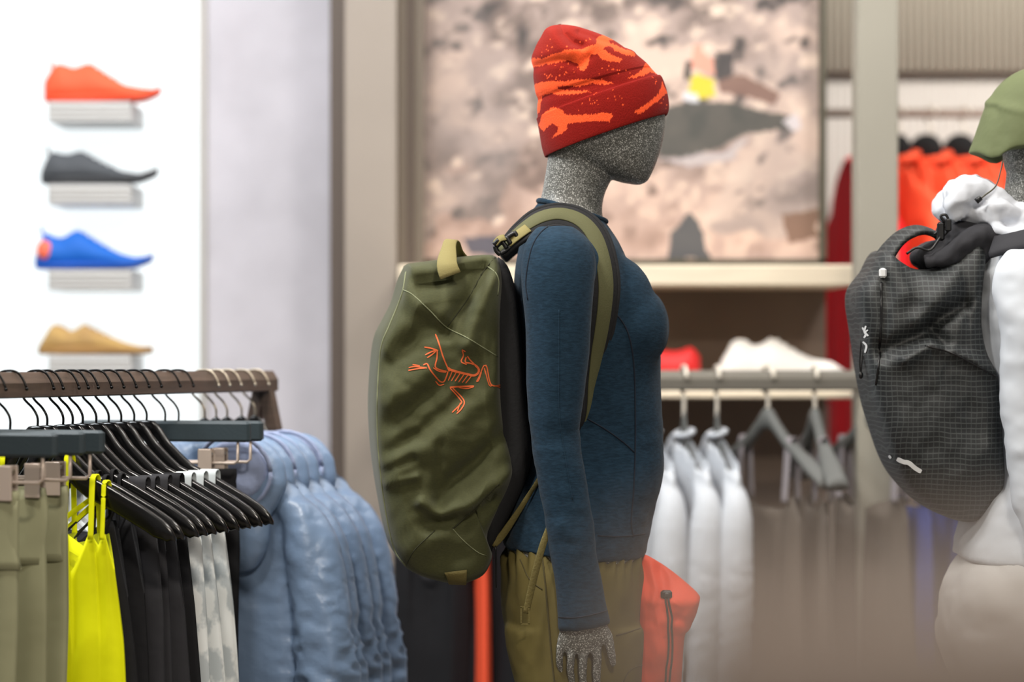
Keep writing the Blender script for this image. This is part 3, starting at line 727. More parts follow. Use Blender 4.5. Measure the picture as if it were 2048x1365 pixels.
for i, px in enumerate(stems):
    lab = 'steel blue hooded jacket, frontmost of the blue jackets on the wooden rack' if i == 0 else ('steel blue hooded jacket, last one hanging at the end of the wooden rack' if i == 4 else 'steel blue hooded jacket, %s one behind the frontmost blue jacket' % ('first', 'second', 'third')[i - 1])
    if jp is None:
        jp = hang('hooded_jacket', lab, 'jacket', rack_pt(px), 'steel blue jackets on the wooden rack')
        bo = mk('shell', jv, jf, M['blue_jacket'], jp, local=True)
        ho = mk('hood', hv, hf, M['blue_jacket'], jp, local=True); mk('lining', lv, lf, M['blue_lining'], ho, local=True)
        v, f = tube(rim(.082, -.168, .066, .062, -.062), .004, 8); mk('hood_binding', v, f, M['blue_lining'], ho, local=True)
        v, f = ribbon([(.0, -.034, -.33), (.004, -.040, -.5), (.0, -.042, -.80)], (0, -1, 0), .012, .004, 20); mk('zipper', v, f, M['blue_zip'], jp, local=True)
        for s in (-1, 1):
            v, f = tube([(s * .239, -.01, -.76), (s * .2385, -.01, -.80)], [.036, .034], 16); mk('cuff', v, f, M['blue_jacket'], jp, local=True)
        t0_ = coat_hanger(rack_pt(px), 'dark coat hanger inside the frontmost steel blue jacket', RZ, M['black_gloss'], M['pale_wire'], 'dark hangers inside the blue jackets')
    else:
        j = dup(jp, rack_pt(px), RZ + (-.05, .04, -.03, .05)[i - 1], lab)
        dup(t0_, rack_pt(px), RZ + (-.05, .04, -.03, .05)[i - 1], 'dark coat hanger inside the %s steel blue jacket behind the frontmost one' % ('first', 'second', 'third', '')[i - 1] if i < 4 else 'dark coat hanger inside the last steel blue jacket at the rack end')

# ------------------------------------------------------------------ back rail garments (hooks over the grey rail)
RB = math.radians(-79)
def rail_pt(px): return ((px - CX) / F * YRL, YRL, zy(741, YRL) + .004)
def rail_hook(t, m):
    v, f = tube([(0, 0, -.105), (0, 0, -.06), (-.006, 0, -.052), (-.021, 0, -.044), (-.0225, 0, -.012), (-.012, 0, .002), (0, 0, .004), (.012, 0, .0015), (.0205, 0, -.012), (.021, 0, -.022)], .0044, 8, 30)
    mk('hook', v, f, m, t, local=True)
GX_ = [0, .012, .03, .07, .12, .175, .20, .212]; GZ_ = [-.083, -.085, -.106, -.142, -.172, -.203, -.217, -.232]
def gtop(x): return float(np.interp(abs(x), GX_, GZ_))
def grey_hanger(px, label, rz=RB, slim=1.0, span=1.0):
    t = thing('padded_hanger', label, 'hanger', rail_pt(px), rz, 'grey hangers on the grey rail'); rail_hook(t, M['ivory_wire'])
    xs = np.concatenate([-np.linspace(0, .212, 24)[::-1], np.linspace(0, .212, 24)[1:]]); rings = []
    for x in xs:
        a = abs(x); zt = gtop(x); hb = np.interp(a, [0, .03, .1, .19, .212], [.05, .035, .026, .03, .02]); w = slim * np.interp(a, [0, .04, .1, .17, .212], [.013, .012, .016, .025, .024]); zt -= (1 - slim) * .05 * min(1, a / .03)
        rings.append([(x * span, w * math.cos(q), zt - hb / 2 + hb / 2 * math.sin(q)) for q in np.linspace(0, 2 * math.pi, 12, endpoint=False)])
    v, f = loft(rings); mk('shoulder_bar', v, f, M['grey_hanger'], t, local=True)
    return t
wv, wf = jacket_meshes(-.136, -.80, .040, .0035, 11, voxel=.007, wid=.185, spread=.015)
wp = None
for i, (px, lab) in enumerate(((1302, 'white long-sleeved top on the grey rail, half hidden behind the blue-shirted mannequin'), (1368, 'white long-sleeved top hanging in the middle of the three white tops'), (1434, 'white long-sleeved top hanging next to the bare grey hangers with taupe clothes'))):
    if wp is None:
        wp = thing('long_sleeved_top', lab, 'top', rail_pt(px), RB, 'white tops on the grey rail')
        mk('body', wv, wf, M['white_cloth'], wp, local=True)
        v, f = tube([(.042 * math.cos(a), .016 * math.sin(a), -.139 + .006 * math.sin(a)) for a in np.linspace(0, 2 * math.pi, 25)], .006, 8); mk('collar', v, f, M['white_cloth'], wp, local=True)
        for s in (-1, 1):
            v, f = tube([(s * .203, -.009, -.78), (s * .202, -.009, -.83)], [.034, .032], 14); mk('cuff', v, f, M['white_cloth'], wp, local=True)
    else: dup(wp, rail_pt(px), RB + (0, .02, -.04)[i], lab)
    grey_hanger(px, ('grey padded hanger inside the half hidden white top', 'grey padded hanger inside the middle white top', 'grey padded hanger inside the white top next to the taupe clothes')[i], RB + (0, .02, -.04)[i], .25, .8)
for i, (px, key, rz, lab) in enumerate(((1536, 'taupe_garment', .55, 'taupe strappy garment next to the white tops on the grey rail'), (1630, 'taupe_garment', -.16, 'taupe strappy garment hanging edge-on between two other taupe garments'), (1744, 'taupe_garment', .72, 'taupe strappy garment hanging in front of the warm grey post'), (1822, 'royal_blue', .05, 'royal blue garment on the grey rail beside the taupe one, below the black backpack'), (1900, 'royal_blue', .02, 'royal blue garment hanging nearest to the white trousers'))):
    rz = RB + rz * .6
    t = thing('strappy_garment', lab, 'garment', rail_pt(px), rz, 'strappy garments on the grey rail')
    v, f = cloth([(-.115, -.33), (-.095, -.27), (-.06, -.30), (.06, -.30), (.095, -.27), (.115, -.33)], [(0, .112), (.3, .12), (1, .15)], [(0, .012), (.3, .022), (1, .034)], -.95, 2.0, .009, 110 + i, 70, 30); mk('body', v, f, M[key], t, local=True)
    for x in (.085, -.085): strap_over(x, .022, -.285, M['tag_lilac'] if key != 'royal_blue' else M[key], t, arm=gtop, y0=.004)
    grey_hanger(px, 'bare grey padded hanger holding the ' + ('taupe garment next to the white tops', 'edge-on taupe garment in the middle', 'taupe garment in front of the post', 'royal blue garment below the black backpack', 'royal blue garment nearest to the white trousers')[i], rz)
# rail continues to the warm grey post and past it: garments right of the post hang on a second bar
r2 = thing('garment_rail', 'grey metal garment rail running on behind the black backpack', 'rail', (P(1950, 0, YRL)[0], YRL, zy(782, YRL)))
v, f = loft([rg(xb - .002), rg(P(2300, 0, YRL)[0])]); mk('bar', v, f, M['rail'], r2, smooth=False)
xq = P(2290, 0, YRL)[0]
v, f = box((xq, YRL, zb2 / 2), (.04, .04, zb2)); mk('upright', v, f, M['rail'], r2, smooth=False)
# dark tops and an orange one behind the green backpack
def tank_back(px, key, label, w, rz):
    t = thing('tank_top', label, 'tank top', rail_pt(px), rz, None)
    v, f = cloth([(-w - .01, -.36), (-w * .9, -.24), (-w * .55, -.24), (-w * .45, -.38), (-w * .3, -.425), (0, -.44), (w * .3, -.425), (w * .45, -.38), (w * .55, -.24), (w * .9, -.24), (w + .01, -.36)], [(0, w), (.3, w * 1.05), (1, w * 1.15)], [(0, .012), (.3, .03), (1, .045)], -1.0, 1.6, .004, 150 + px, 90, 34); mk('body', v, f, M[key], t, local=True)
    v, f = tube([(w * .47 * math.cos(a) * 1.0, -.018 - .012 * abs(math.sin(a)), -.30 + .15 * math.sin(a)) for a in np.linspace(math.pi, 2 * math.pi, 20)], .004, 8); mk('neck_binding', v, f, M['charcoal_cloth'], t, local=True)
    for s in (-1, 1): strap_over(s * w * .72, w * .3, -.25, M[key], t, arm=gtop)
    grey_hanger(px, 'grey padded hanger behind the backpack holding the ' + label.split(' hanging')[0] + (' by the column' if px < 900 else ' by the trousers' if px < 1000 else ' hung edge-on'), rz, .6, .42)
tank_back(862, 'black_cloth', 'black scoop-necked tank top hanging below the green backpack beside the taupe column', .085, math.radians(-14))
tank_back(950, 'black_cloth', 'black scoop-necked tank top hanging below the green backpack beside the olive trousers', .10, math.radians(-40))
t = thing('strappy_garment', 'orange-red garment showing as a narrow strip between the black tops and olive trousers', 'garment', rail_pt(958), RB)
v, f = cloth([(-.10, -.30), (-.08, -.26), (.08, -.26), (.10, -.30)], [(0, .09), (1, .10)], [(0, .012), (1, .018)], -.82, 1.5, .004, 177, 50, 24); mk('body', v, f, M['orange_jacket'], t, local=True)
for x in (.085, -.085): strap_over(x, .02, -.275, M['orange_jacket'], t, arm=gtop)
grey_hanger(958, 'grey padded hanger behind the green backpack holding the orange-red garment', RB)
tank_back(1012, 'black_cloth', 'black scoop-necked tank top hanging edge-on right behind the olive trousers', .13, RB)

# ------------------------------------------------------------------ orange-red jackets in the right bay
ov, of = jacket_meshes(-.135, -.95, .05, .004, 21, voxel=.01, wid=.20, spread=.02, sl=1.5)
op = None
def bay_pt(px): return ((px - CX) / F * YJ, YJ, zy(227, YJ) + .015)
RJ = math.radians(-52)
for i, px in enumerate((1802, 1862, 1930, 1998)):
    lab = ('orange-red jacket beside the warm grey post, partly covered by it', 'orange-red jacket hanging under the second hook from the warm grey post', 'orange-red jacket hanging right behind the olive green cap', 'orange-red jacket hidden mostly behind the olive green cap', 'orange-red jacket hidden mostly behind the olive green cap')[i]
    if op is None:
        op = thing('zip_jacket', lab, 'jacket', bay_pt(px), math.radians(-66), 'orange-red jackets on the wall rail'); mk('shell', ov, of, M['orange_jacket'], op, local=True)
        v, f = ellipsoid((-.02, .0, -.115), (.058, .03, .045)); mk('collar_lining', v, f, M['black_lining'], op, local=True)
        v, f = tube([(.062 * math.cos(a), .034 * math.sin(a), -.14 + .012 * math.sin(a)) for a in np.linspace(0, 2 * math.pi, 25)], .012, 8); mk('collar', v, f, M['orange_jacket'], op, local=True)
        oh = thing('coat_hanger', 'ivory hook hanger holding the orange-red jacket beside the warm grey post', 'hanger', bay_pt(px), math.radians(-66), 'hangers in the orange-red jackets')
        v, f = tube([(0, 0, -.10), (0, 0, -.05), (-.012, 0, -.04), (-.019, 0, -.015), (-.01, 0, .001), (0, 0, .0035), (.012, 0, -.001), (.02, 0, -.014)], .004, 8, 26); mk('hook', v, f, M['ivory_wire'], oh, local=True)
        wood_hanger(oh, M['black_gloss'], .008, .02, .07)
    else:
        dup(op, bay_pt(px), RJ, lab); dup(oh, bay_pt(px), RJ, 'ivory hook hanger holding the ' + lab.replace('orange-red jacket hanging ', 'orange-red jacket ').replace('hidden mostly ', 'mostly '))
cj = thing('zip_jacket', 'crimson jacket whose sleeve shows between the poster bay and the warm grey post', 'jacket', bay_pt(1724), math.radians(-74))
mk('shell', ov * np.array([1.0, 1.0, 1.0]), of, M['crimson'], cj, local=True)
v, f = tube([(.062 * math.cos(a), .034 * math.sin(a), -.14 + .012 * math.sin(a)) for a in np.linspace(0, 2 * math.pi, 25)], .012, 8); mk('collar', v, f, M['crimson'], cj, local=True)
dup(oh, bay_pt(1724), math.radians(-74), 'ivory hook hanger holding the crimson jacket')

# ================================================================== MANNEQUINS
def ring(bx, by, fx, fy, hw, Y=YM, n=48, p=2.25, yoff=0.0):
    """section through back point and front point (pixels in the plane Y), half width hw across"""
    B, Fr = P(bx, by, Y), P(fx, fy, Y); c = (B + Fr) / 2; a = (Fr - B) / 2
    t = np.linspace(0, 2 * math.pi, n, endpoint=False); ct, st = np.cos(t), np.sin(t)
    ca = np.sign(ct) * np.abs(ct) ** (2 / p); sa = np.sign(st) * np.abs(st) ** (2 / p)
    return c + ca[:, None] * a + sa[:, None] * np.array([0, hw, 0]) + np.array([0, yoff, 0])
def resamp(rings, k=4):
    R = np.asarray(rings); n, m, _ = R.shape
    out = smooth_path(R.reshape(n, -1), (n - 1) * k + 1); return out.reshape(-1, m, 3)
def grow(rings, d):
    R = np.asarray(rings, float).copy(); c = R.mean(1, keepdims=True); v = R - c; L = np.linalg.norm(v, axis=2, keepdims=True); return c + v * (1 + d / np.maximum(L, 1e-6))
def mirror(vf, Y=YM):
    v = np.array(vf[0]); v[:, 1] = 2 * Y - v[:, 1]; return v, [tuple(reversed(q)) for q in vf[1]]

HEAD = [(1165, 92, 1200, 95, .02), (1120, 108, 1250, 112, .05), (1098, 140, 1292, 145, .068), (1088, 180, 1318, 182, .077), (1086, 220, 1329, 222, .079), (1090, 260, 1329, 262, .078),
        (1098, 295, 1321, 300, .074), (1125, 318, 1311, 330, .066), (1165, 335, 1302, 350, .056), (1205, 352, 1294, 363, .042), (1240, 364, 1280, 370, .02)]
NECK = [(1100, 262, 1262, 322, .060), (1097, 302, 1233, 346, .056), (1093, 335, 1215, 375, .052), (1088, 365, 1206, 402, .051), (1082, 395, 1205, 432, .055), (1070, 425, 1216, 462, .075), (1058, 445, 1235, 492, .11)]
TORSO = [(1080, 400, 1206, 440, .058), (1066, 422, 1226, 466, .088), (1052, 448, 1243, 496, .138), (1040, 485, 1258, 530, .166), (1031, 540, 1276, 572, .168), (1026, 610, 1304, 622, .152),
         (1030, 690, 1320, 690, .140), (1038, 770, 1322, 770, .128), (1046, 850, 1325, 850, .122), (1044, 910, 1328, 910, .128), (1032, 960, 1324, 962, .142), (1018, 1010, 1310, 1012, .158), (1008, 1055, 1300, 1056, .168), (1004, 1092, 1290, 1114, .178)]
YA = YM - .185
ARM = [(1075, 452, 1150, 452, .030, .03), (1052, 480, 1180, 480, .052, .02), (1042, 520, 1192, 520, .058, .010), (1042, 570, 1190, 570, .058, .004), (1050, 640, 1184, 640, .053, 0), (1052, 700, 1180, 700, .050, 0), (1052, 770, 1172, 770, .047, 0), (1056, 835, 1163, 835, .044, 0),
       (1062, 880, 1160, 875, .042, 0), (1072, 945, 1170, 940, .042, 0), (1082, 1000, 1178, 995, .041, -.002), (1091, 1055, 1186, 1050, .039, -.004), (1100, 1110, 1193, 1105, .037, -.006), (1108, 1165, 1203, 1155, .035, -.006), (1112, 1210, 1212, 1200, .034, -.006), (1114, 1264, 1224, 1249, .034, -.006)]
torso_r = resamp([ring(*q) for q in TORSO]); arm_r = resamp([ring(a, b, c, d, w, YA, 32, 2.05, yo) for a, b, c, d, w, yo in ARM])
breast = lambda s, gr=0.0: ellipsoid(P(1258 + (9 if s > 0 else -3), 655, YM) + np.array([0, s * .062, 0]), (.063 + gr, .068 + gr, .072 + gr), 32, 20)
breast2 = lambda s, gr=0.0: ellipsoid(P(1222, 618, YM) + np.array([0, s * .066, 0]), (.068 + gr, .068 + gr, .086 + gr), 32, 20)
# legs in metres: (z, back x, front x, half width, y offset)
def xw(px): return (px - CX) / F * YM
def hring(xb_, xf_, hw, z, yo, n=40, p=2.2):
    t = np.linspace(0, 2 * math.pi, n, endpoint=False); ct, st = np.cos(t), np.sin(t)
    ca = np.sign(ct) * np.abs(ct) ** (2 / p); sa = np.sign(st) * np.abs(st) ** (2 / p)
    return np.stack([(xb_ + xf_) / 2 + ca * (xf_ - xb_) / 2, YM + yo + sa * hw, np.full(n, z)], 1)
LEG = [(.90, 1030, 1262, .075, .082), (.80, 1042, 1258, .082, .086), (.70, 1052, 1250, .078, .088), (.55, 1070, 1232, .064, .09), (.46, 1078, 1222, .056, .09), (.38, 1074, 1212, .054, .09), (.28, 1070, 1196, .052, .09), (.16, 1082, 1178, .04, .09), (.09, 1086, 1172, .036, .09), (.04, 1082, 1180, .036, .09)]
def leg(s): return loft(resamp([hring(xw(a), xw(b), w, z, s * yo) for z, a, b, w, yo in LEG], 3))
def foot(s): return loft(resamp([hring(xw(1080), xw(1190), .036, .085, s * .09), hring(xw(1076), xw(1262), .042, .055, s * .092), hring(xw(1074), xw(1345), .045, .028, s * .094), hring(xw(1076), xw(1362), .042, .012, s * .095)], 3))
def pelvis(): return loft(resamp([ring(1030, 1020, 1298, 1020, .150), ring(1014, 1085, 1284, 1085, .165), ring(1012, 1150, 1272, 1150, .17), ring(1022, 1220, 1266, 1220, .168), ring(1040, 1275, 1250, 1275, .15)], 3))

def hand():
    Yh = YM - .190; q = lambda px, py, dy=0.0: P(px, py, Yh) + np.array([0, dy, 0])
    m = Yh / F
    palm = loft(resamp([ring(1124, 1236, 1208, 1230, .020, Yh, 28), ring(1118, 1266, 1216, 1256, .017, Yh, 28), ring(1116, 1284, 1208, 1278, .015, Yh, 28), ring(1122, 1296, 1204, 1296, .012, Yh, 28), ring(1134, 1303, 1200, 1306, .008, Yh, 28)], 3))
    parts = [palm]
    fing = [([(1124, 1276), (1120, 1300), (1119, 1326), (1122, 1343), (1125, 1349)], 8.2, [0, -.004, .002, .010, .014]),
            ([(1144, 1282), (1142, 1312), (1141, 1340), (1145, 1370), (1149, 1388)], 8.4, [0, -.006, -.002, .008, .016]),
            ([(1167, 1284), (1166, 1316), (1165, 1350), (1168, 1382), (1171, 1402)], 9.2, [0, -.007, -.004, .006, .014]),
            ([(1192, 1284), (1194, 1316), (1193, 1348), (1194, 1376), (1196, 1392)], 9.8, [0, -.006, -.002, .007, .015])]
    for pts, r, dy in fing:
        parts.append(tube([q(x, y, d) for (x, y), d in zip(pts, dy)], np.array([1.1, 1.02, .95, .85, .55]) * r * m, 14, 22))
        parts.append(ellipsoid(q(pts[-1][0], pts[-1][1], dy[-1]), (r * .62 * m,) * 3, 12, 8))
    parts.append(tube([q(1196, 1252, .0), q(1214, 1270, -.004), q(1220, 1295, -.006), q(1224, 1318, -.004), q(1226, 1328, -.002)], np.array([15, 11, 9.5, 9, 6.5]) * m, 14, 22))
    parts.append(ellipsoid(q(1226, 1328, -.002), (7 * m,) * 3, 12, 8))
    parts.append(loft([ring(1128, 1180, 1196, 1176, .026, Yh, 28), ring(1124, 1240, 1208, 1232, .021, Yh, 28)]))
    return parts
hp = hand()
parts = [loft(resamp([ring(*q) for q in HEAD])), loft(resamp([ring(*q) for q in NECK])), loft(grow(torso_r, -.008)), breast(1, -.008), breast(-1, -.008), breast2(1, -.008), breast2(-1, -.008), pelvis(), leg(1), leg(-1), foot(1), foot(-1)]
av = loft(grow(arm_r, -.008)); parts += [av, mirror(av)] + hp + [mirror(q) for q in hp]
bv, bf, bn = fuse(parts, .003, 4)

def base_plate(t, cx):
    v, f = loft([[(cx + r * math.cos(a), YM + r * math.sin(a), z) for a in np.linspace(0, 2 * math.pi, 48, endpoint=False)] for r, z in ((.19, 0), (.19, .006), (.185, .0085))]); return mk('base_plate', v, f, M['steel'], t, smooth=False)
man = thing('mannequin', 'grey glitter mannequin in a navy long-sleeved shirt and olive trousers wearing the beanie', 'mannequin', (xw(1150), YM, 0))
body1 = mk('body', bv, bf, M['mannequin'], man); base_plate(man, xw(1190))
# shirt
sh_parts = [loft(torso_r), breast(1), breast(-1), breast2(1), breast2(-1)]
sa = loft(arm_r); sh_parts += [sa, mirror(sa)]
sv, sf, sn = fuse(sh_parts, .0036, 30)
# soft folds at elbow, armpit and hem
px_, py_ = topx(sv)
near = (sv[:, 1] < YM - .1)
fold = .0022 * fbm(sv * np.array([1, 1, 2.2]), 16, 3, 4) * np.exp(-((py_ - 880) / 60) ** 2) + .0015 * fbm(sv * np.array([2.5, 1, .8]), 14, 2, 8) + .0030 * fbm(sv * np.array([1.5, 1, 2.0]), 18, 2, 12) * np.exp(-((py_ - 1060) / 60) ** 2)
sv = sv + sn * fold[:, None]
shirt = mk('long_sleeved_shirt', sv, sf, M['shirt'], man)
sb = BVHTree.FromPolygons([Vector(q) for q in sv], sf)
def seam(pts, parent, m, r=.0013, name='seam', bvh=sb, off=.0004):
    p, n = on_surface(bvh, pts, 6, off)
    if len(p) > 3:
        v, f = tube(p, r, 6); return mk(name, v, f, m, parent)
seam([(1222, 618), (1245, 645), (1260, 680), (1268, 740), (1270, 820), (1270, 900), (1267, 980), (1262, 1040), (1266, 1075)], shirt, M['seam_navy'])
seam([(1175, 838), (1215, 862), (1250, 888), (1268, 905)], shirt, M['seam_navy'])
seam([(1195, 1072), (1230, 1074), (1265, 1072), (1290, 1068)], shirt, M['seam_navy'], .0010)
seam([(1112, 446), (1085, 462), (1066, 490), (1056, 530), (1052, 570), (1056, 600)], shirt, M['seam_navy'], .0012)
seam([(1118, 1235), (1150, 1236), (1185, 1230), (1214, 1222)], shirt, M['seam_navy'], .0010)
seam([(1118, 620), (1118, 720), (1118, 820), (1128, 900), (1145, 1000)], shirt, M['shirt'], .0009)
# collar band
cr = [ring(1079, 398, 1209, 439, .061), ring(1076, 405, 1213, 446, .066)]
v, f = tube(np.vstack([ring(1077, 402, 1212, 444, .0645), ring(1077, 402, 1212, 444, .0645)[:1]]), .0042, 8); mk('collar_band', v, f, M['shirt'], shirt)
# cuff band
# trousers
def trouser_parts(d=0.0, baggy=0.0):
    R = [ring(1020 - baggy * .2, 1060, 1284, 1076, .155 + d), ring(1012 - baggy * .5, 1090, 1282, 1104, .166 + d), ring(1003 - baggy, 1124, 1284, 1132, .180 + d), ring(1000 - baggy * 1.6, 1180, 1286, 1185, .186 + d), ring(1008 - baggy * 1.6, 1250, 1285, 1250, .186 + d), ring(1020 - baggy * 1.5, 1300, 1282, 1300, .176 + d)]
    LG = [(.86, 1012 - baggy * 1.5, 1284, .094, .088), (.80, 1022 - baggy * 1.4, 1283, .094, .088), (.72, 1040 - baggy * 1.2, 1278, .092, .09), (.6, 1050 - baggy, 1268, .086, .092), (.45, 1052 - baggy, 1250, .08, .092), (.3, 1054 - baggy, 1240, .078, .092), (.15, 1060 - baggy, 1228, .074, .092), (.085, 1064 - baggy, 1220, .072, .092)]
    ps = [loft(resamp(R, 3))]
    for s in (-1, 1): ps.append(loft(resamp([hring(xw(a), xw(b), w + d, z, s * yo) for z, a, b, w, yo in LG], 3)))
    return ps
tv, tf, tn = fuse(trouser_parts(.002), .005, 7)
tpx, tpy = topx(tv)
gather = .004 * np.sin(tpx * .32 + 2 * np.sin(tpx * .05)) * np.exp(-((tpy - 1115) / 38) ** 2) * (tv[:, 1] < YM)
fold = .0045 * fbm(tv * np.array([1.6, 1, .8]), 12, 3, 31)
tv = tv + tn * (gather + fold)[:, None]
trs = mk('trousers', tv, tf, M['olive_trouser'], man)
tb = BVHTree.FromPolygons([Vector(q) for q in tv], tf)
seam([(1232, 1272), (1255, 1266), (1280, 1258)], trs, M['olive_seam'], .0012, bvh=tb)
seam([(1085, 1110), (1092, 1180), (1098, 1250), (1105, 1330), (1112, 1390)], trs, M['olive_seam'], .0014, bvh=tb)
seam([(1040, 1120), (1060, 1160), (1085, 1180)], trs, M['olive_seam'], .001, bvh=tb)
seam([(1290, 1330), (1262, 1340), (1245, 1370), (1238, 1420)], trs, M['olive_seam'], .001, bvh=tb)

# ------------------------------------------------------------------ beanie
NV = 280
HAT = [(1093, 308, 1326, 226, .083), (1090, 314, 1334, 230, .089), (1084, 296, 1338, 212, .091), (1079, 268, 1334, 184, .091), (1075, 246, 1326, 160, .089), (1073, 238, 1321, 152, .087), (1075, 236, 1317, 152, .082), (1074, 214, 1306, 142, .081), (1070, 180, 1292, 126, .079), (1066, 146, 1274, 112, .077), (1066, 118, 1250, 97, .073), (1072, 92, 1214, 78, .064), (1086, 70, 1172, 62, .048), (1102, 55, 1142, 53, .026), (1116, 49, 1124, 48, .006)]
HR = np.array([ring(a, b, c, d, w, YM, 48, 2.15) for a, b, c, d, w in HAT])
HR = smooth_path(HR.reshape(len(HAT), -1), NV).reshape(NV, 48, 3)
NU = 540   # finer around
idx = np.linspace(0, 48, NU, endpoint=False); i0 = np.floor(idx).astype(int); fr = (idx - i0)[None, :, None]
def cyc(k): return HR[:, (i0 + k) % 48]
HD = .5 * (2 * cyc(0) + (cyc(1) - cyc(-1)) * fr + (2 * cyc(-1) - 5 * cyc(0) + 4 * cyc(1) - cyc(2)) * fr ** 2 + (3 * cyc(0) - cyc(-1) - 3 * cyc(1) + cyc(2)) * fr ** 3)
hv_, hf_ = loft(HD); 
cen = HD.mean(1, keepdims=True); nrm = (HD - cen); nrm /= np.linalg.norm(nrm, axis=2, keepdims=True); nrm = nrm.reshape(-1, 3)
# flat pixel coordinates in the symmetry plane, so that both sides carry the knit pattern
qx = CX + hv_[:, 0] / YM * F; qy = CY - (hv_[:, 2] - H) / YM * F
disp = np.zeros(len(hv_))
def crease(x, y, pts, w):
    d = np.full(x.shape, 1e9); pts = np.array(pts, float)
    for a, b in zip(pts[:-1], pts[1:]):
        ab = b - a; t = np.clip(((x - a[0]) * ab[0] + (y - a[1]) * ab[1]) / (ab.dot(ab) + 1e-9), 0, 1)
        d = np.minimum(d, np.hypot(x - a[0] - t * ab[0], y - a[1] - t * ab[1]))
    return np.exp(-(d / w) ** 2)
Z_ = lambda pts, s=3.103, ox=1020, oy=20: [(ox + a / s, oy + b / s) for a, b in pts]
disp -= .010 * crease(qx, qy, Z_([(310, 95), (325, 170), (380, 235), (440, 255)]), 9)
disp += .006 * crease(qx, qy, Z_([(255, 130), (290, 220), (370, 290)]), 16)
disp -= .005 * crease(qx, qy, Z_([(430, 160), (560, 210), (700, 250)]), 8)
disp += .004 * crease(qx, qy, Z_([(400, 110), (560, 170), (740, 270)]), 12)
disp -= .004 * crease(qx, qy, Z_([(170, 365), (300, 345), (420, 380), (480, 330)]), 9)
disp += .003 * crease(qx, qy, Z_([(160, 300), (300, 290), (500, 250)]), 14)
disp -= .003 * crease(qx, qy, Z_([(160, 560), (400, 520), (600, 480)]), 10)
hv_ = hv_ + nrm * disp[:, None]
jx = qx + 1.0 * vnoise(np.stack([qx / 2.5, qy / 2.5, 0 * qx], 1), 1, 5); jy = qy + 2.2 * vnoise(np.stack([qx / 1.6, qy / 8, 0 * qx + 7], 1), 1, 6)
polys = [[(155, 310), (200, 325), (260, 305), (340, 285), (440, 275), (520, 245), (560, 160), (600, 165), (640, 190), (605, 215), (620, 250), (580, 260), (565, 275), (590, 290), (640, 320), (690, 330), (665, 355), (610, 355), (560, 340), (525, 305), (490, 310), (475, 380), (450, 415), (425, 405), (405, 365), (350, 345), (280, 355), (165, 365), (130, 360), (130, 300)],
         [(600, 215), (660, 240), (720, 265), (770, 295), (760, 312), (700, 305), (640, 280), (620, 250)],
         [(840, 335), (890, 380), (930, 410), (860, 400), (840, 420), (760, 450), (710, 455), (770, 425), (810, 390)],
         [(130, 470), (240, 465), (330, 470), (450, 462), (560, 465), (630, 485), (590, 495), (500, 490), (420, 505), (350, 500), (290, 497), (285, 510), (330, 525), (400, 535), (460, 530), (490, 540), (400, 550), (300, 555), (230, 540), (190, 550), (185, 640), (130, 650)],
         [(200, 660), (260, 625), (310, 640), (330, 670), (400, 685), (500, 680), (560, 672), (610, 672), (625, 690), (605, 725), (540, 722), (460, 725), (380, 730), (345, 735), (350, 760), (320, 790), (255, 815), (290, 775), (295, 745), (265, 725), (230, 740), (205, 770), (175, 720)],
         [(935, 455), (955, 490), (970, 520), (950, 545), (900, 590), (840, 640), (790, 675), (750, 670), (790, 640), (850, 600), (910, 540), (930, 490)]]
mask = np.zeros(len(qx), bool)
for pl in polys: mask |= inpoly(jx, jy, Z_(pl))
rs = np.random.RandomState(4)
for (cxz, cyz, sx, sy, n) in ((300, 420, 130, 60, 22), (620, 410, 110, 50, 12), (880, 460, 30, 40, 6), (520, 590, 150, 60, 20), (900, 600, 60, 30, 10), (240, 260, 60, 60, 8), (440, 220, 80, 30, 8)):
    for _ in range(n):
        x, y = cxz + rs.normal(0, sx * .5), cyz + rs.normal(0, sy * .5); (x, y), = Z_([(x, y)]); mask |= ((qx - x) / rs.uniform(.7, 1.5)) ** 2 + ((qy - y) / rs.uniform(.8, 1.9)) ** 2 < 1
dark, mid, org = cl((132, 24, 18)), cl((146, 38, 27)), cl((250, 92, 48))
w_ = np.clip((180 - qy) / 110, 0, 1)[:, None] * .8  # light from above put into the knit colour: paler towards the crown top
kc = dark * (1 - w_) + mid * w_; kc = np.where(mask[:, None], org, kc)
hat = thing('beanie', 'red knitted beanie with orange splashes and a folded cuff on the mannequin head', 'beanie', P(1205, 312, YM))
ncut = int(NV * 5.4 / 14)
rows_ = NU
crown_v, crown_f = hv_[ncut * NU:], loft_faces(NV - ncut, NU, True)
cuff_v, cuff_f = hv_[:(ncut + 6) * NU], loft_faces(ncut + 6, NU, False)
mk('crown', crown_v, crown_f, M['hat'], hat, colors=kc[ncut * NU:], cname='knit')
mk('cuff', cuff_v, cuff_f, M['hat'], hat, colors=kc[:(ncut + 6) * NU], cname='knit')

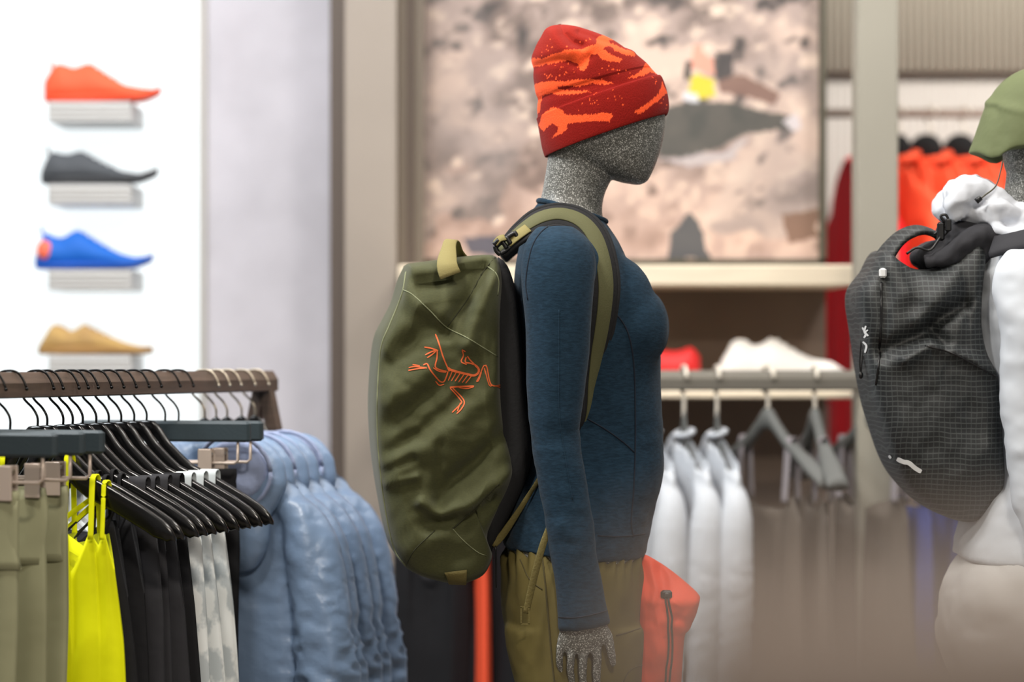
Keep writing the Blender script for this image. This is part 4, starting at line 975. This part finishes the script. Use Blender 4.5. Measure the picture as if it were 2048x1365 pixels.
# ------------------------------------------------------------------ green backpack
YB = 3.80       # plane of the near side panel edge
OUT = [(815, 526), (803, 556), (790, 600), (770, 640), (756, 668), (749, 705), (744, 760), (742, 820), (745, 885), (752, 950), (762, 1010), (772, 1062), (785, 1105), (803, 1134), (830, 1152), (870, 1165), (915, 1172), (945, 1165), (970, 1150), (984, 1115), (975, 1080), (985, 1050), (1010, 1000), (1026, 955), (1026, 925), (1018, 890), (1008, 840), (1003, 780), (1002, 700), (1003, 620), (1006, 560), (1000, 524), (985, 509), (940, 510), (890, 516), (845, 522)]
NP = 260
o2 = np.array(OUT, float); o2 = np.vstack([o2, o2[:1]]); o2 = smooth_path(o2, NP + 1)[:-1]
cen2 = np.array([880., 840.])
prof_b = [(1.0, .0), (1.0, -.02), (1.0, -.05), (.997, -.07), (.99, -.088), (.975, -.102), (.95, -.112), (.91, -.119), (.86, -.124), (.8, -.128)] + [(k, -.130 - .012 * (1 - k)) for k in np.linspace(.74, .03, 46)]
def bag_rings(sign):
    out = []
    for k, g in prof_b:
        q = cen2 + (o2 - cen2) * k; pts = np.array([P(x, y, YB) for x, y in q]); pts[:, 1] = YM + sign * g * (1.15)
        if k < 1 and sign > 0:
            ridge = 0
            X_, Y_ = q[:, 0], q[:, 1]; fade = min(1, (1 - k) / .06)
            r = lambda p, w, a: a * crease(X_, Y_, p, w)
            ridge = (r([(808, 535), (860, 545), (960, 520)], 13, .010) + r([(835, 575), (900, 560), (960, 530)], 16, -.016) + r([(800, 590), (850, 610), (900, 655)], 26, .007)
                     + r([(975, 535), (945, 580), (905, 640), (890, 665)], 16, -.016) + r([(985, 560), (960, 620), (935, 690)], 18, .011)
                     + r([(780, 720), (850, 655)], 24, -.011) + r([(765, 700), (800, 650)], 16, .008) + r([(770, 800), (850, 745)], 20, .007) + r([(775, 850), (880, 770)], 20, -.009)
                     + r([(775, 930), (830, 895), (900, 870), (960, 800)], 26, .009) + r([(775, 900), (840, 860), (920, 790)], 16, -.009)
                     + r([(765, 940), (820, 915)], 10, -.007) + r([(765, 965), (830, 950)], 8, .006)
                     + r([(875, 1000), (900, 960), (950, 920), (1000, 870)], 18, -.017) + r([(840, 1000), (880, 1022), (930, 1008), (980, 970), (1018, 945)], 15, .014) + r([(850, 1045), (920, 1040), (985, 1000)], 16, -.012)
                     + r([(870, 970), (874, 930), (876, 890)], 12, -.006) + r([(900, 1050), (960, 1000), (1000, 965)], 9, .006) + r([(820, 1090), (880, 1060)], 22, .006) + r([(840, 1130), (920, 1110)], 16, -.005)
                     + r([(1000, 700), (985, 800), (990, 880)], 16, .006) + r([(960, 720), (940, 830)], 24, -.004))
            p3 = np.stack([X_ / 1000, Y_ / 1000, 0 * X_], 1)
            ridge = ridge + .0035 * fbm(p3 * np.array([1.0, 1.4, 1]), 13, 3, 77)
            pts[:, 1] -= fade * ridge * 1.25
        out.append(pts)
    return out
near_r = bag_rings(1); far_r = [np.array([[p[0], 2 * YM - p[1], p[2]] for p in r]) for r in bag_rings(-1)]
far_r = [r.copy() for r in bag_rings(-1)]
rings_all = near_r[::-1] + far_r[1:]
for r_ in rings_all:      # the bag sits slightly turned: its outer face shows
    s_ = np.clip((r_[:, 1] - (YM - .13)) / .26, 0, 1); px__ = CX + r_[:, 0] / YB * F; lf_ = np.clip((1000 - px__) / 200, 0, 1)
    r_[:, 0] += (9 - 36 * s_) * lf_ * YB / F
bgv, bgf = loft(rings_all)
pack = thing('backpack', 'olive green duffel backpack with an orange skeleton emblem on the navy-shirted mannequin', 'backpack', P(880, 1172, YM))
shell = mk('shell', bgv, bgf, M['bag'], pack)
bb = BVHTree.FromPolygons([Vector(q) for q in bgv], bgf)
def bseam(pts, m=M['bag_seam'], r=.0013, name='seam'): return seam(pts, shell, m, r, name, bb, .0003)
bseam([(812, 545), (804, 590), (780, 650), (764, 690), (758, 740), (755, 810), (756, 880), (762, 950), (770, 1010), (780, 1065), (792, 1105), (812, 1132)], r=.0016, name='piping')
bseam([(806, 580), (825, 590), (860, 622), (893, 655), (930, 674), (965, 695), (994, 713)], r=.0011)
bseam([(990, 516), (970, 540), (962, 552)], M['bag_dark_seam'], .0014); bseam([(976, 534), (990, 545), (997, 562), (995, 590)], r=.0012)
bseam([(962, 552), (935, 600), (905, 640), (893, 655)], M['bag_dark_seam'], .0009)
bseam([(998, 968), (960, 1005), (915, 1050), (905, 1058)], M['bag_dark_seam'], .0012); bseam([(905, 1058), (925, 1080), (955, 1105), (972, 1112)], r=.0009)
bseam([(870, 1062), (830, 1100), (812, 1132)], M['bag_dark_seam'], .0008)
# emblem: strokes in zoom coordinates of the crop at (720, 440), scale 3.25
L_ = [([(490, 745), (515, 810), (540, 890), (565, 950), (582, 985)], 9), ([(420, 828), (460, 835), (508, 850)], 9), ([(425, 880), (465, 858), (500, 846)], 9), ([(437, 898), (470, 875), (497, 850)], 8),
      ([(503, 850), (500, 900), (488, 955), (520, 975), (565, 985)], 9), ([(475, 962), (510, 983), (560, 990)], 8), ([(318, 962), (360, 955), (435, 965)], 8), ([(343, 942), (390, 950)], 8), ([(316, 980), (370, 970), (430, 963)], 8),
      ([(413, 945), (437, 937), (455, 975), (490, 1020), (520, 1050), (545, 1052), (562, 1020), (573, 985)], 9), ([(490, 1048), (515, 1075), (548, 1068)], 8),
      ([(570, 960), (590, 975), (640, 990), (690, 1002), (740, 1012), (768, 995), (770, 968), (745, 942)], 15), ([(600, 985), (575, 1045)], 7), ([(625, 992), (595, 1048)], 7), ([(650, 998), (618, 1050)], 7), ([(675, 1004), (640, 1055)], 7), ([(700, 1010), (663, 1058)], 7), ([(724, 1015), (686, 1062)], 7),
      ([(745, 942), (715, 912), (698, 885)], 9), ([(690, 890), (684, 925), (715, 932), (742, 942)], 9), ([(686, 856), (666, 845), (673, 880), (658, 922), (692, 940)], 8),
      ([(757, 1052), (775, 1020), (802, 955), (822, 955), (852, 1072), (920, 1074)], 8), ([(808, 962), (838, 1075), (858, 1078)], 7), ([(852, 1076), (895, 1085), (914, 1094)], 7),
      ([(585, 1090), (640, 1083), (742, 1082)], 11), ([(742, 1086), (700, 1096), (640, 1090)], 7), ([(587, 1094), (658, 1178), (655, 1200), (600, 1255)], 8), ([(602, 1092), (676, 1176), (664, 1225), (630, 1262)], 8), ([(655, 1190), (634, 1246)], 7), ([(757, 1052), (770, 1045), (790, 990)], 9)]
def print_strokes(strokes, bvh, z, off=.0009):
    V, Fc = [], []
    for pts, w in strokes:
        q = np.array(Z_(pts, *z)); Ln = np.linalg.norm(np.diff(q, axis=0), axis=1).sum(); q = smooth_path(q, max(4, int(Ln / 3))); t = np.gradient(q, axis=0); t /= np.maximum(np.linalg.norm(t, axis=1), 1e-6)[:, None]
        nrm2 = np.stack([-t[:, 1], t[:, 0]], 1); hw = w / z[0] / 2; n0 = len(V); ok = True; row = []
        for i in range(len(q)):
            k = hw * (.75 if i in (0, len(q) - 1) else 1)
            for s in (-1, 0, 1):
                h, _ = hit(bvh, *(q[i] + s * k * nrm2[i]), off)
                if h is None: ok = False; break
                row.append(h)
            if not ok: break
        m = len(row) // 3
        if m < 2: continue
        V += row[:m * 3]
        for i in range(m - 1):
            for j in (0, 1): Fc.append((n0 + i * 3 + j, n0 + i * 3 + j + 1, n0 + i * 3 + j + 4, n0 + i * 3 + j + 3))
    return np.array(V), Fc
v, f = print_strokes(L_, bb, (3.25, 720, 440)); em = mk('emblem', v, f, M['logo'], shell); em['label'] = 'burnt orange skeleton emblem'
# black back panel against the mannequin
BP = [(996, 514), (1014, 530), (1030, 575), (1040, 640), (1046, 720), (1052, 800), (1060, 870), (1062, 920), (1050, 965), (1030, 1010), (1005, 1060), (985, 1100), (970, 1110), (985, 1000), (990, 900), (985, 800), (985, 650), (985, 560)]
bp2 = smooth_path(np.vstack([np.array(BP, float), np.array(BP[:1], float)]), 91)[:-1]; cb = bp2.mean(0)
def bpr(k, y):
    return np.array([[*P(*(cb + (q - cb) * k), YB)[[0]], y, P(*(cb + (q - cb) * k), YB)[2]] for q in bp2])
v, f = loft([bpr(.7, YM - .118), bpr(.9, YM - .112), bpr(1, YM - .095), bpr(1, YM + .095), bpr(.9, YM + .112), bpr(.7, YM + .118)]); mk('back_panel', v, f, M['black_pad'], pack)
# top handle loop and bottom tab
Yt = YM - .115
def pl(lst): return [P(a, b, y) for a, b, y in lst]
v, f = ribbon(pl([(901, 552, 3.728), (894, 530, 3.732), (897, 500, 3.765), (901, 483, 3.79), (908, 484, 3.82), (914, 500, 3.86), (928, 522, 3.90)]), [(0, -1, .35), (0, -1, .3), (0, -.9, .5), (0, -.4, 1), (.3, .4, 1), (.4, .7, .6), (.4, .8, .3)], [.034, .030, .022, .02, .02, .022, .03], .004, 34); mk('haul_handle', v, f, M['webbing'], pack)
p, n = on_surface(bb, [(912, 1143), (914, 1155), (915, 1166)], 3, .0025)
if len(p) > 2: v, f = ribbon(p, n, [.036, .030, .028], .003, 8); mk('bottom_tab', v, f, M['webbing_dark'], pack)
# shoulder strap, near side
SP = [(1004, 506, 3.775), (1024, 484, 3.772), (1052, 460, 3.772), (1085, 440, 3.776), (1122, 434, 3.780), (1158, 446, 3.775), (1184, 474, 3.765), (1200, 518, 3.752), (1207, 566, 3.745), (1205, 612, 3.745), (1198, 660, 3.752), (1188, 708, 3.762), (1178, 765, 3.772), (1170, 830, 3.785), (1150, 880, 3.80)]
SN = [(-.5, -.6, .6), (-.45, -.6, .65), (-.35, -.65, .7), (-.15, -.7, .7), (.05, -.72, .7), (.3, -.75, .55), (.45, -.8, .35), (.5, -.85, .1), (.5, -.85, 0), (.5, -.85, -.05), (.55, -.8, -.1), (.7, -.7, -.1), (.8, -.6, -.1), (.85, -.5, 0), (.9, -.4, 0)]
sp = np.array(pl(SP)); snn = np.array(SN, float); snn /= np.linalg.norm(snn, axis=1)[:, None]
W0 = [.026, .040, .048, .050, .050, .050, .050, .050, .048, .046, .042, .036, .030, .026, .022]
v, f = ribbon(sp, snn, W0, .012, 90); strap = mk('shoulder_strap', v, f, M['black_pad'], pack)
v, f = ribbon(sp + snn * .0066, snn, np.array(W0) * .54, .003, 90); mk('strap_facing', v, f, M['strap_olive'], strap)
# edge binding
spd = smooth_path(sp, 90); snd = smooth_path(snn, 90); tg = np.gradient(spd, axis=0); tg /= np.linalg.norm(tg, axis=1)[:, None]; sd = np.cross(tg, snd); sd /= np.linalg.norm(sd, axis=1)[:, None]
wd = np.interp(np.linspace(0, 1, 90), np.linspace(0, 1, len(W0)), W0)[:, None]
for s in (-1, 1):
    v, f = tube(spd + s * sd * wd * .5 + snd * .002, .0042, 8); mk('edge_binding', v, f, M['black_pad'], strap)
# far strap, mirrored over the mannequin
v, f = mirror(ribbon(sp, snn, W0, .012, 90)); fs_ = mk('shoulder_strap', v, f, M['black_pad'], pack)
v, f = mirror(ribbon(sp + snn * .0066, snn, np.array(W0) * .58, .003, 90)); mk('strap_facing', v, f, M['strap_olive'], fs_)
# buckle
Yk = 3.757
bk = [tube(pl([(992, 494, Yk), (1004, 484, Yk), (1022, 470, Yk), (1030, 466, Yk)]), .0034, 8, 16), tube(pl([(1000, 508, Yk), (1014, 500, Yk), (1030, 486, Yk), (1036, 478, Yk)]), .0034, 8, 16), tube(pl([(990, 492, Yk), (994, 503, Yk), (1001, 509, Yk)]), .004, 8, 8), tube(pl([(1012, 474, Yk - .003), (1022, 488, Yk - .003)]), .0036, 8, 6), tube(pl([(1004, 482, Yk - .002), (1014, 497, Yk - .002)]), .0036, 8, 6), tube(pl([(1028, 464, Yk), (1038, 478, Yk)]), .0036, 8, 6), tube(pl([(988, 490, Yk - .004), (998, 480, Yk - .006)]), .004, 8, 6)]
v, f = cat_(bk); mk('ladder_buckle', v, f, M['black_plastic'], strap)
v, f = ribbon(pl([(990, 488, Yk - .004), (999, 478, Yk - .006), (1010, 475, Yk - .003)]), (-.4, -.8, .4), .012, .003, 10); mk('webbing_tail', v, f, M['webbing'], strap)
v, f = ribbon(pl([(1016, 486, Yk + .002), (1036, 470, Yk), (1056, 456, Yk + .003)]), (-.3, -.7, .6), .020, .003, 10); mk('strap_webbing', v, f, M['webbing'], strap)
# lower webbing: from the bag bottom to behind the arm, and the dangling end
v, f = ribbon(pl([(985, 1092, 3.80), (1004, 1072, 3.80), (1034, 1028, 3.79), (1066, 978, 3.785), (1090, 940, 3.80)]), (.5, -.8, .3), [.012, .012, .009, .007, .007], .003, 24); mk('lower_webbing', v, f, M['webbing_dark'], pack)
v, f = tube(pl([(991, 1092, 3.80), (992, 1130, 3.80), (992, 1176, 3.80)]), .0016, 6, 10); mk('cord', v, f, M['black_plastic'], pack)
v, f = ribbon(pl([(1100, 1052, 3.715), (1086, 1090, 3.705), (1072, 1140, 3.70), (1060, 1190, 3.70), (1052, 1228, 3.70)]), (.25, -1, 0), [.010, .011, .011, .011, .010], .0025, 24); mk('dangling_webbing', v, f, M['webbing_dark'], pack)
c0 = P(1050, 1232, 3.70)
v, f = cat_([box(c0 + np.array([dx, 0, dz]), s) for dx, dz, s in ((-.006, 0, (.002, .003, .026)), (.006, 0, (.002, .003, .026)), (0, .013, (.014, .003, .002)), (0, -.013, (.014, .003, .002)))]); mk('slider_buckle', v, f, M['webbing_dark'], pack, smooth=False)

# ------------------------------------------------------------------ orange stuff sack at the front of the trousers
YK = YM - .03
OS = [(1283, 1108), (1296, 1112), (1332, 1134), (1368, 1162), (1396, 1188), (1399, 1200), (1392, 1228), (1380, 1256), (1370, 1268), (1366, 1310), (1362, 1370), (1354, 1420), (1330, 1440), (1296, 1440), (1276, 1425), (1268, 1360), (1268, 1280), (1270, 1200), (1274, 1140)]
o3 = smooth_path(np.vstack([np.array(OS, float), np.array(OS[:1], float)]), 121)[:-1]; c3 = np.array([1318., 1270.])
def srings(sg):
    out = []
    for k, g in [(1, 0), (.995, .012), (.97, .024), (.92, .033), (.84, .040), (.74, .045)] + [(q, .045 + .012 * (1 - q)) for q in np.linspace(.64, .04, 16)]:
        q = c3 + (o3 - c3) * k; pts = np.array([P(x, y, YK) for x, y in q])
        X_, Y_ = q[:, 0], q[:, 1]
        rd = .008 * crease(X_, Y_, [(1300, 1130), (1310, 1170), (1300, 1200)], 10) - .008 * crease(X_, Y_, [(1320, 1140), (1330, 1180)], 9) + .006 * crease(X_, Y_, [(1345, 1200), (1390, 1200)], 9) - .007 * crease(X_, Y_, [(1350, 1230), (1385, 1245)], 9) + .005 * fbm(np.stack([X_ / 200, Y_ / 260, 0 * X_], 1), 4, 3, 9)
        zz = np.clip((Y_ - 1108) / 90, .25, 1)
        pts[:, 1] = YK - sg * (g * zz + (rd if k < 1 else 0)); out.append(pts)
    return out
a_, b_ = srings(1), srings(-1)
skv, skf = loft(a_[::-1] + b_[1:])
sack = thing('stuff_sack', 'orange-red drawstring stuff sack hanging at the front of the olive trousers', 'stuff sack', P(1318, 1440, YK))
mk('pouch', skv, skf, M['sack'], sack); kb = BVHTree.FromPolygons([Vector(q) for q in skv], skf)
h, _ = hit(kb, 1333, 1194, .004)
v, f = cat_([box(h, (.018, .012, .014), .003), box(h + np.array([0, -.006, .0]), (.010, .006, .008), .002)]); mk('toggle', v, f, M['black_plastic'], sack, smooth=False)
for dx in (-3, 5):
    p, n = on_surface(kb, [(1333 + dx, 1196), (1338 + dx * .8, 1230), (1338 + dx, 1300), (1333 + dx, 1370), (1330 + dx, 1410)], 6, .003)
    v, f = tube(p, .0016, 6); mk('drawcord', v, f, M['black_plastic'], sack)
v, f = tube(pl([(1284, 1112, YK), (1272, 1104, YK - .01), (1262, 1108, YK - .02)]), .002, 6, 10); mk('hang_loop', v, f, M['black_plastic'], sack)

# ================================================================== SECOND MANNEQUIN (white hooded top, black ripstop backpack)
Y2 = 3.95
DX = (2000 - CX) / F * Y2 - (1083 - CX) / F * YM; DV = np.array([DX, Y2 - YM, 0.0])
man2 = thing('mannequin', 'grey glitter mannequin in a white hooded top and white trousers wearing the olive cap', 'mannequin', np.array((xw(1150), YM, 0)) + DV)
b2 = body1.copy(); C.objects.link(b2); b2.parent = man2; b2.location = (0, 0, 0); b2.scale = (1, 1, .978)
v, f = loft([[(xw(1190) + r * math.cos(a), YM + r * math.sin(a), z) for a in np.linspace(0, 2 * math.pi, 48, endpoint=False)] for r, z in ((.19, 0), (.19, .006), (.185, .0085))]); mk('base_plate', v + DV, f, M['steel'], man2, smooth=False)
t2 = [loft(grow(torso_r, .010)), breast2(1, 0), breast2(-1, 0)]; a2 = loft(grow(arm_r, .010)); t2 += [a2, mirror(a2)]
wv2, wf2, wn2 = fuse(t2, .005, 8)
wv2 = wv2 + wn2 * (.005 * fbm(wv2 * np.array([1.2, 1, 1.6]), 11, 3, 51))[:, None]
top2 = mk('hooded_top', wv2 * np.array([1, 1, .978]) + DV, wf2, M['white_cloth'], man2)
# hood bunched behind the neck
q2 = lambda px, py, dy=0.0: P(px, py, Y2) + np.array([0, dy, 0])
hp2 = [tube([q2(1905, 440, -.07), q2(1895, 405, -.075), q2(1920, 388, -.07), q2(1955, 395, -.06), q2(1990, 420, -.06), q2(2040, 452, -.075)], [.014, .022, .024, .024, .022, .026], 14, 26),
       tube([q2(1915, 430, -.02), q2(1912, 392, -.02), q2(1950, 386, .0), q2(2000, 430, .0)], [.02, .026, .028, .03], 14, 22), tube([q2(1915, 430, .06), q2(1905, 400, .07), q2(1950, 395, .07), q2(2010, 430, .07)], [.02, .024, .026, .03], 14, 22),
       ellipsoid(q2(1950, 432, .0), (.045, .085, .028)), ellipsoid(q2(2030, 462, .0), (.075, .10, .024)), tube([q2(1962, 462, -.09), q2(2000, 478, -.11), q2(2060, 474, -.12), q2(2140, 470, -.10)], [.010, .016, .018, .016], 12, 20),
       tube([q2(1955, 455, -.085), q2(1975, 425, -.085), q2(2010, 440, -.085)], [.012, .018, .014], 12, 14)]
hv2, hf2, hn2 = fuse(hp2, .004, 6)
hv2 = hv2 + hn2 * (.010 * (.35 - np.abs(fbm(hv2 * np.array([1.2, .8, 1.2]), 15, 3, 61))))[:, None]
mk('hood', hv2, hf2, M['hood_white'], top2)
# baggy white trousers
tp2 = trouser_parts(.012, 22)
pv2, pf2, pn2 = fuse(tp2, .006, 8)
pv2 = pv2 + pn2 * (.008 * fbm(pv2 * np.array([1.5, 1, 1.2]), 8, 3, 71))[:, None]
p_, q_ = topx(pv2)
mk('trousers', pv2 * np.array([1, 1, .978]) + DV, pf2, M['white_trouser'], man2)
# cap
CAPR = [(1958, 300, 2262, 286, .100), (1944, 304, 2268, 284, .104), (1948, 284, 2268, 262, .106), (1956, 252, 2264, 232, .104), (1968, 222, 2252, 200, .098), (1986, 190, 2232, 170, .088), (2012, 160, 2200, 148, .070), (2046, 139, 2160, 132, .044), (2090, 129, 2120, 127, .012)]
CR = smooth_path(np.array([ring(a, b, c, d, w, Y2, 64) for a, b, c, d, w in CAPR]).reshape(len(CAPR), -1), 70).reshape(70, 64, 3)
cv_, cf_ = loft(CR); cc = CR.mean(1, keepdims=True); cn = (CR - cc); cn /= np.linalg.norm(cn, axis=2, keepdims=True); cn = cn.reshape(-1, 3)
cqx, cqy = topx(cv_)
# the back hem drops to a cord channel near the nape
drop = .016 * np.exp(-((cqx - 1988) / 26) ** 2) * np.clip((cqy - 230) / 70, 0, 1)
cv_[:, 2] -= drop
cv_ = cv_ + cn * (.003 * fbm(cv_ * np.array([1, 1, .7]), 16, 3, 81) - .004 * crease(cqx, cqy, [(1990, 215), (2000, 260), (1994, 310)], 7) + .004 * crease(cqx, cqy, [(1978, 205), (2048, 225)], 9))[:, None]
cap = thing('cap', 'olive green nylon cap with a rear cord on the white-clad mannequin head', 'cap', P(2105, 304, Y2))
mk('crown', cv_, cf_, M['cap'], cap)
v, f = loft([ring(2220 + 6 * k, 282 + 2 * k, 2290 + 26 * k, 284 + 5 * k, .092 - .004 * k ** 1.5, Y2, 32) for k in (0, .2)] + [ring(2222, 292, 2352, 312, .078, Y2, 32)]); mk('brim', v, f, M['cap'], cap)
p_ = [q2(1984, 330, -.085), q2(1979, 350, -.09), q2(1968, 380, -.095), q2(1946, 398, -.10), q2(1936, 406, -.10)]
v, f = tube(p_, .0013, 6, 24); mk('cord', v, f, M['frame'], cap)
v, f = tube([q2(1938, 403, -.10), q2(1929, 410, -.10)], [.0045, .005], 10); mk('cord_end', v, f, M['black_plastic'], cap)

# black ripstop backpack
Y3 = Y2 - .075
O4 = [(1742, 540), (1768, 498), (1800, 520), (1830, 536), (1870, 536), (1905, 515), (1940, 480), (1962, 470), (1972, 500), (1966, 560), (1962, 640), (1972, 700), (1992, 745), (2002, 800), (2006, 880), (2010, 960), (2006, 996), (1985, 1015), (1960, 1042), (1940, 1048), (1900, 1038), (1855, 1012), (1812, 970), (1785, 925), (1762, 860), (1745, 800), (1732, 730), (1722, 660), (1714, 605), (1718, 572)]
o4 = smooth_path(np.vstack([np.array(O4, float), np.array(O4[:1], float)]), 221)[:-1]; c4 = np.array([1865., 760.])
def rp(sg):
    out = []
    for k, g in [(1, .0), (1, .03), (.998, .055), (.985, .078), (.96, .094), (.92, .105), (.86, .112), (.78, .117)] + [(q, .118 + .012 * (1 - q)) for q in np.linspace(.7, .03, 34)]:
        q = c4 + (o4 - c4) * k; pts = np.array([P(x, y, Y3) for x, y in q]); X_, Y_ = q[:, 0], q[:, 1]
        rd = 0
        if sg > 0 and k < 1:
            r = lambda p, w, a: a * crease(X_, Y_, p, w)
            rd = (r([(1760, 700), (1830, 670), (1870, 640), (1920, 610)], 16, -.020) + r([(1800, 720), (1850, 690), (1920, 715), (1990, 750)], 12, .014) + r([(1830, 640), (1900, 560)], 20, .010) + r([(1765, 560), (1762, 640), (1755, 720)], 9, -.010)
                  + r([(1860, 660), (1880, 690)], 12, -.012) + r([(1800, 590), (1870, 590)], 22, .006) + r([(1920, 520), (1930, 640)], 14, -.006) + .004 * fbm(np.stack([X_ / 1000, Y_ / 1000, 0 * X_], 1), 14, 3, 91)) * min(1, (1 - k) / .08)
        pts[:, 1] = Y2 - sg * g - rd; out.append(pts)
    return out
rv, rf = loft(rp(1)[::-1] + rp(-1)[1:])
pk2 = thing('backpack', 'black ripstop roll-top backpack on the mannequin in white clothes', 'backpack', P(1940, 1048, Y2))
s2 = mk('shell', rv, rf, M['ripstop'], pk2); rb = BVHTree.FromPolygons([Vector(q) for q in rv], rf)
# gathered black collar above the shell
cvp = [tube([q2(1835, 528, -.085), q2(1870, 522, -.09), q2(1910, 494, -.09), q2(1945, 478, -.085), q2(1972, 482, -.075)], [.010, .018, .022, .022, .018], 14, 26), ellipsoid(q2(1922, 488, -.045), (.044, .04, .034)), ellipsoid(q2(1895, 474, -.03), (.022, .05, .026)), ellipsoid(q2(1935, 480, .03), (.045, .06, .034)), ellipsoid(q2(1880, 515, 0), (.05, .085, .026)), ellipsoid(q2(1950, 505, 0), (.03, .1, .04)), tube([q2(1870, 505, -.06), q2(1885, 472, -.06), q2(1920, 455, -.055), q2(1962, 468, -.05)], [.014, .014, .014, .012], 12, 20)]
cv2, cf2, cn2 = fuse(cvp, .0035, 3); cv2 = cv2 + cn2 * (.009 * (.4 - np.abs(fbm(cv2 * np.array([1.3, 1, .8]), 19, 3, 15))))[:, None]; mk('roll_top_collar', cv2, cf2, M['charcoal_cloth'], pk2)
v, f = ribbon([q2(1748, 548, -.06), q2(1762, 510, -.06), q2(1790, 478, -.06), q2(1822, 464, -.06), q2(1850, 468, -.055), q2(1872, 482, -.05)], [(-1, -.2, .3), (-.9, -.3, .5), (-.6, -.3, .8), (-.1, -.3, 1), (.2, -.3, 1), (.3, -.3, .9)], [.07, .06, .05, .045, .03, .02], .010, 40); mk('top_strap', v, f, M['ripstop'], pk2)
v, f = tube([q2(1862, 484, -.08), q2(1880, 462, -.085), q2(1868, 448, -.09), q2(1862, 438, -.09), q2(1872, 436, -.09), q2(1876, 448, -.09), q2(1866, 462, -.09), q2(1850, 474, -.085)], .0022, 6, 40); mk('cord_loop', v, f, M['black_plastic'], pk2)
v, f = cat_([box(q2(1862, 468, -.09), (.012, .01, .03), .003), box(q2(1876, 456, -.092), (.010, .008, .02), .002)]); mk('cord_lock', v, f, M['black_plastic'], pk2, smooth=False)
v, f = tube([q2(1795, 512, -.09), q2(1815, 500, -.095), q2(1840, 505, -.095), q2(1860, 480, -.095)], .0022, 6, 24); mk('compression_cord', v, f, M['black_plastic'], pk2)
h, _ = hit(rb, 1764, 546, .003); v, f = box(h, (.012, .008, .016), .003); mk('reflective_buckle', v, f, M['white_print'], pk2, smooth=False)
v, f = tube([q2(1722, 640, -.05), q2(1713, 680, -.055), q2(1710, 725, -.055), q2(1712, 748, -.055), q2(1714, 725, -.055), q2(1718, 690, -.052), q2(1722, 655, -.05)], .0013, 6, 40); mk('side_cord', v, f, M['black_plastic'], pk2)
v, f = ellipsoid(q2(1712, 750, -.055), (.004, .004, .006), 10, 8); mk('cord_knot', v, f, M['black_plastic'], pk2)
wm = [([(1779, 911), (1783, 917)], 5), ([(1795, 918), (1808, 924), (1818, 926), (1830, 936), (1843, 944)], 9), ([(1812, 922), (1824, 926)], 4), ([(1726, 655), (1733, 668), (1729, 676)], 4), ([(1733, 652), (1730, 664), (1738, 672)], 4), ([(1727, 684), (1734, 692), (1731, 706)], 4), ([(1732, 664), (1737, 660)], 3)]
for nm_, sub_ in (('reflective_mark', wm[:1]), ('reflective_mark', wm[1:3]), ('white_emblem', wm[3:])):
    v, f = print_strokes(sub_, rb, (1.0, 0, 0), .0012); mk(nm_, v, f, M['white_print'], s2)
# seam across the shell and shoulder strap
seam([(1762, 565), (1762, 640), (1758, 720), (1752, 770)], s2, M['black_plastic'], .0022, 'zip_seam', rb); seam([(1850, 692), (1900, 705), (1950, 730), (1990, 752)], s2, M['black_plastic'], .0016, 'seam', rb)
p4 = [q2(1958, 500, -.115), q2(1990, 492, -.135), q2(2030, 484, -.155), q2(2075, 490, -.165), q2(2110, 530, -.175), q2(2125, 600, -.18), q2(2115, 690, -.16), q2(2090, 790, -.14)]
v, f = ribbon(p4, [(-.3, -.6, .75), (-.2, -.6, .8), (0, -.65, .75), (.3, -.75, .6), (.5, -.8, .2), (.5, -.85, 0), (.6, -.8, 0), (.8, -.6, 0)], [.05, .048, .046, .046, .046, .044, .04, .03], .012, 60); mk('shoulder_strap', v, f, M['charcoal_cloth'], pk2)
v, f = mirror((ribbon(p4, [(-.3, -.6, .75), (-.2, -.6, .8), (0, -.65, .75), (.3, -.75, .6), (.5, -.8, .2), (.5, -.85, 0), (.6, -.8, 0), (.8, -.6, 0)], [.05, .048, .046, .046, .046, .044, .04, .03], .012, 60)), Y2); mk('shoulder_strap', v, f, M['charcoal_cloth'], pk2)
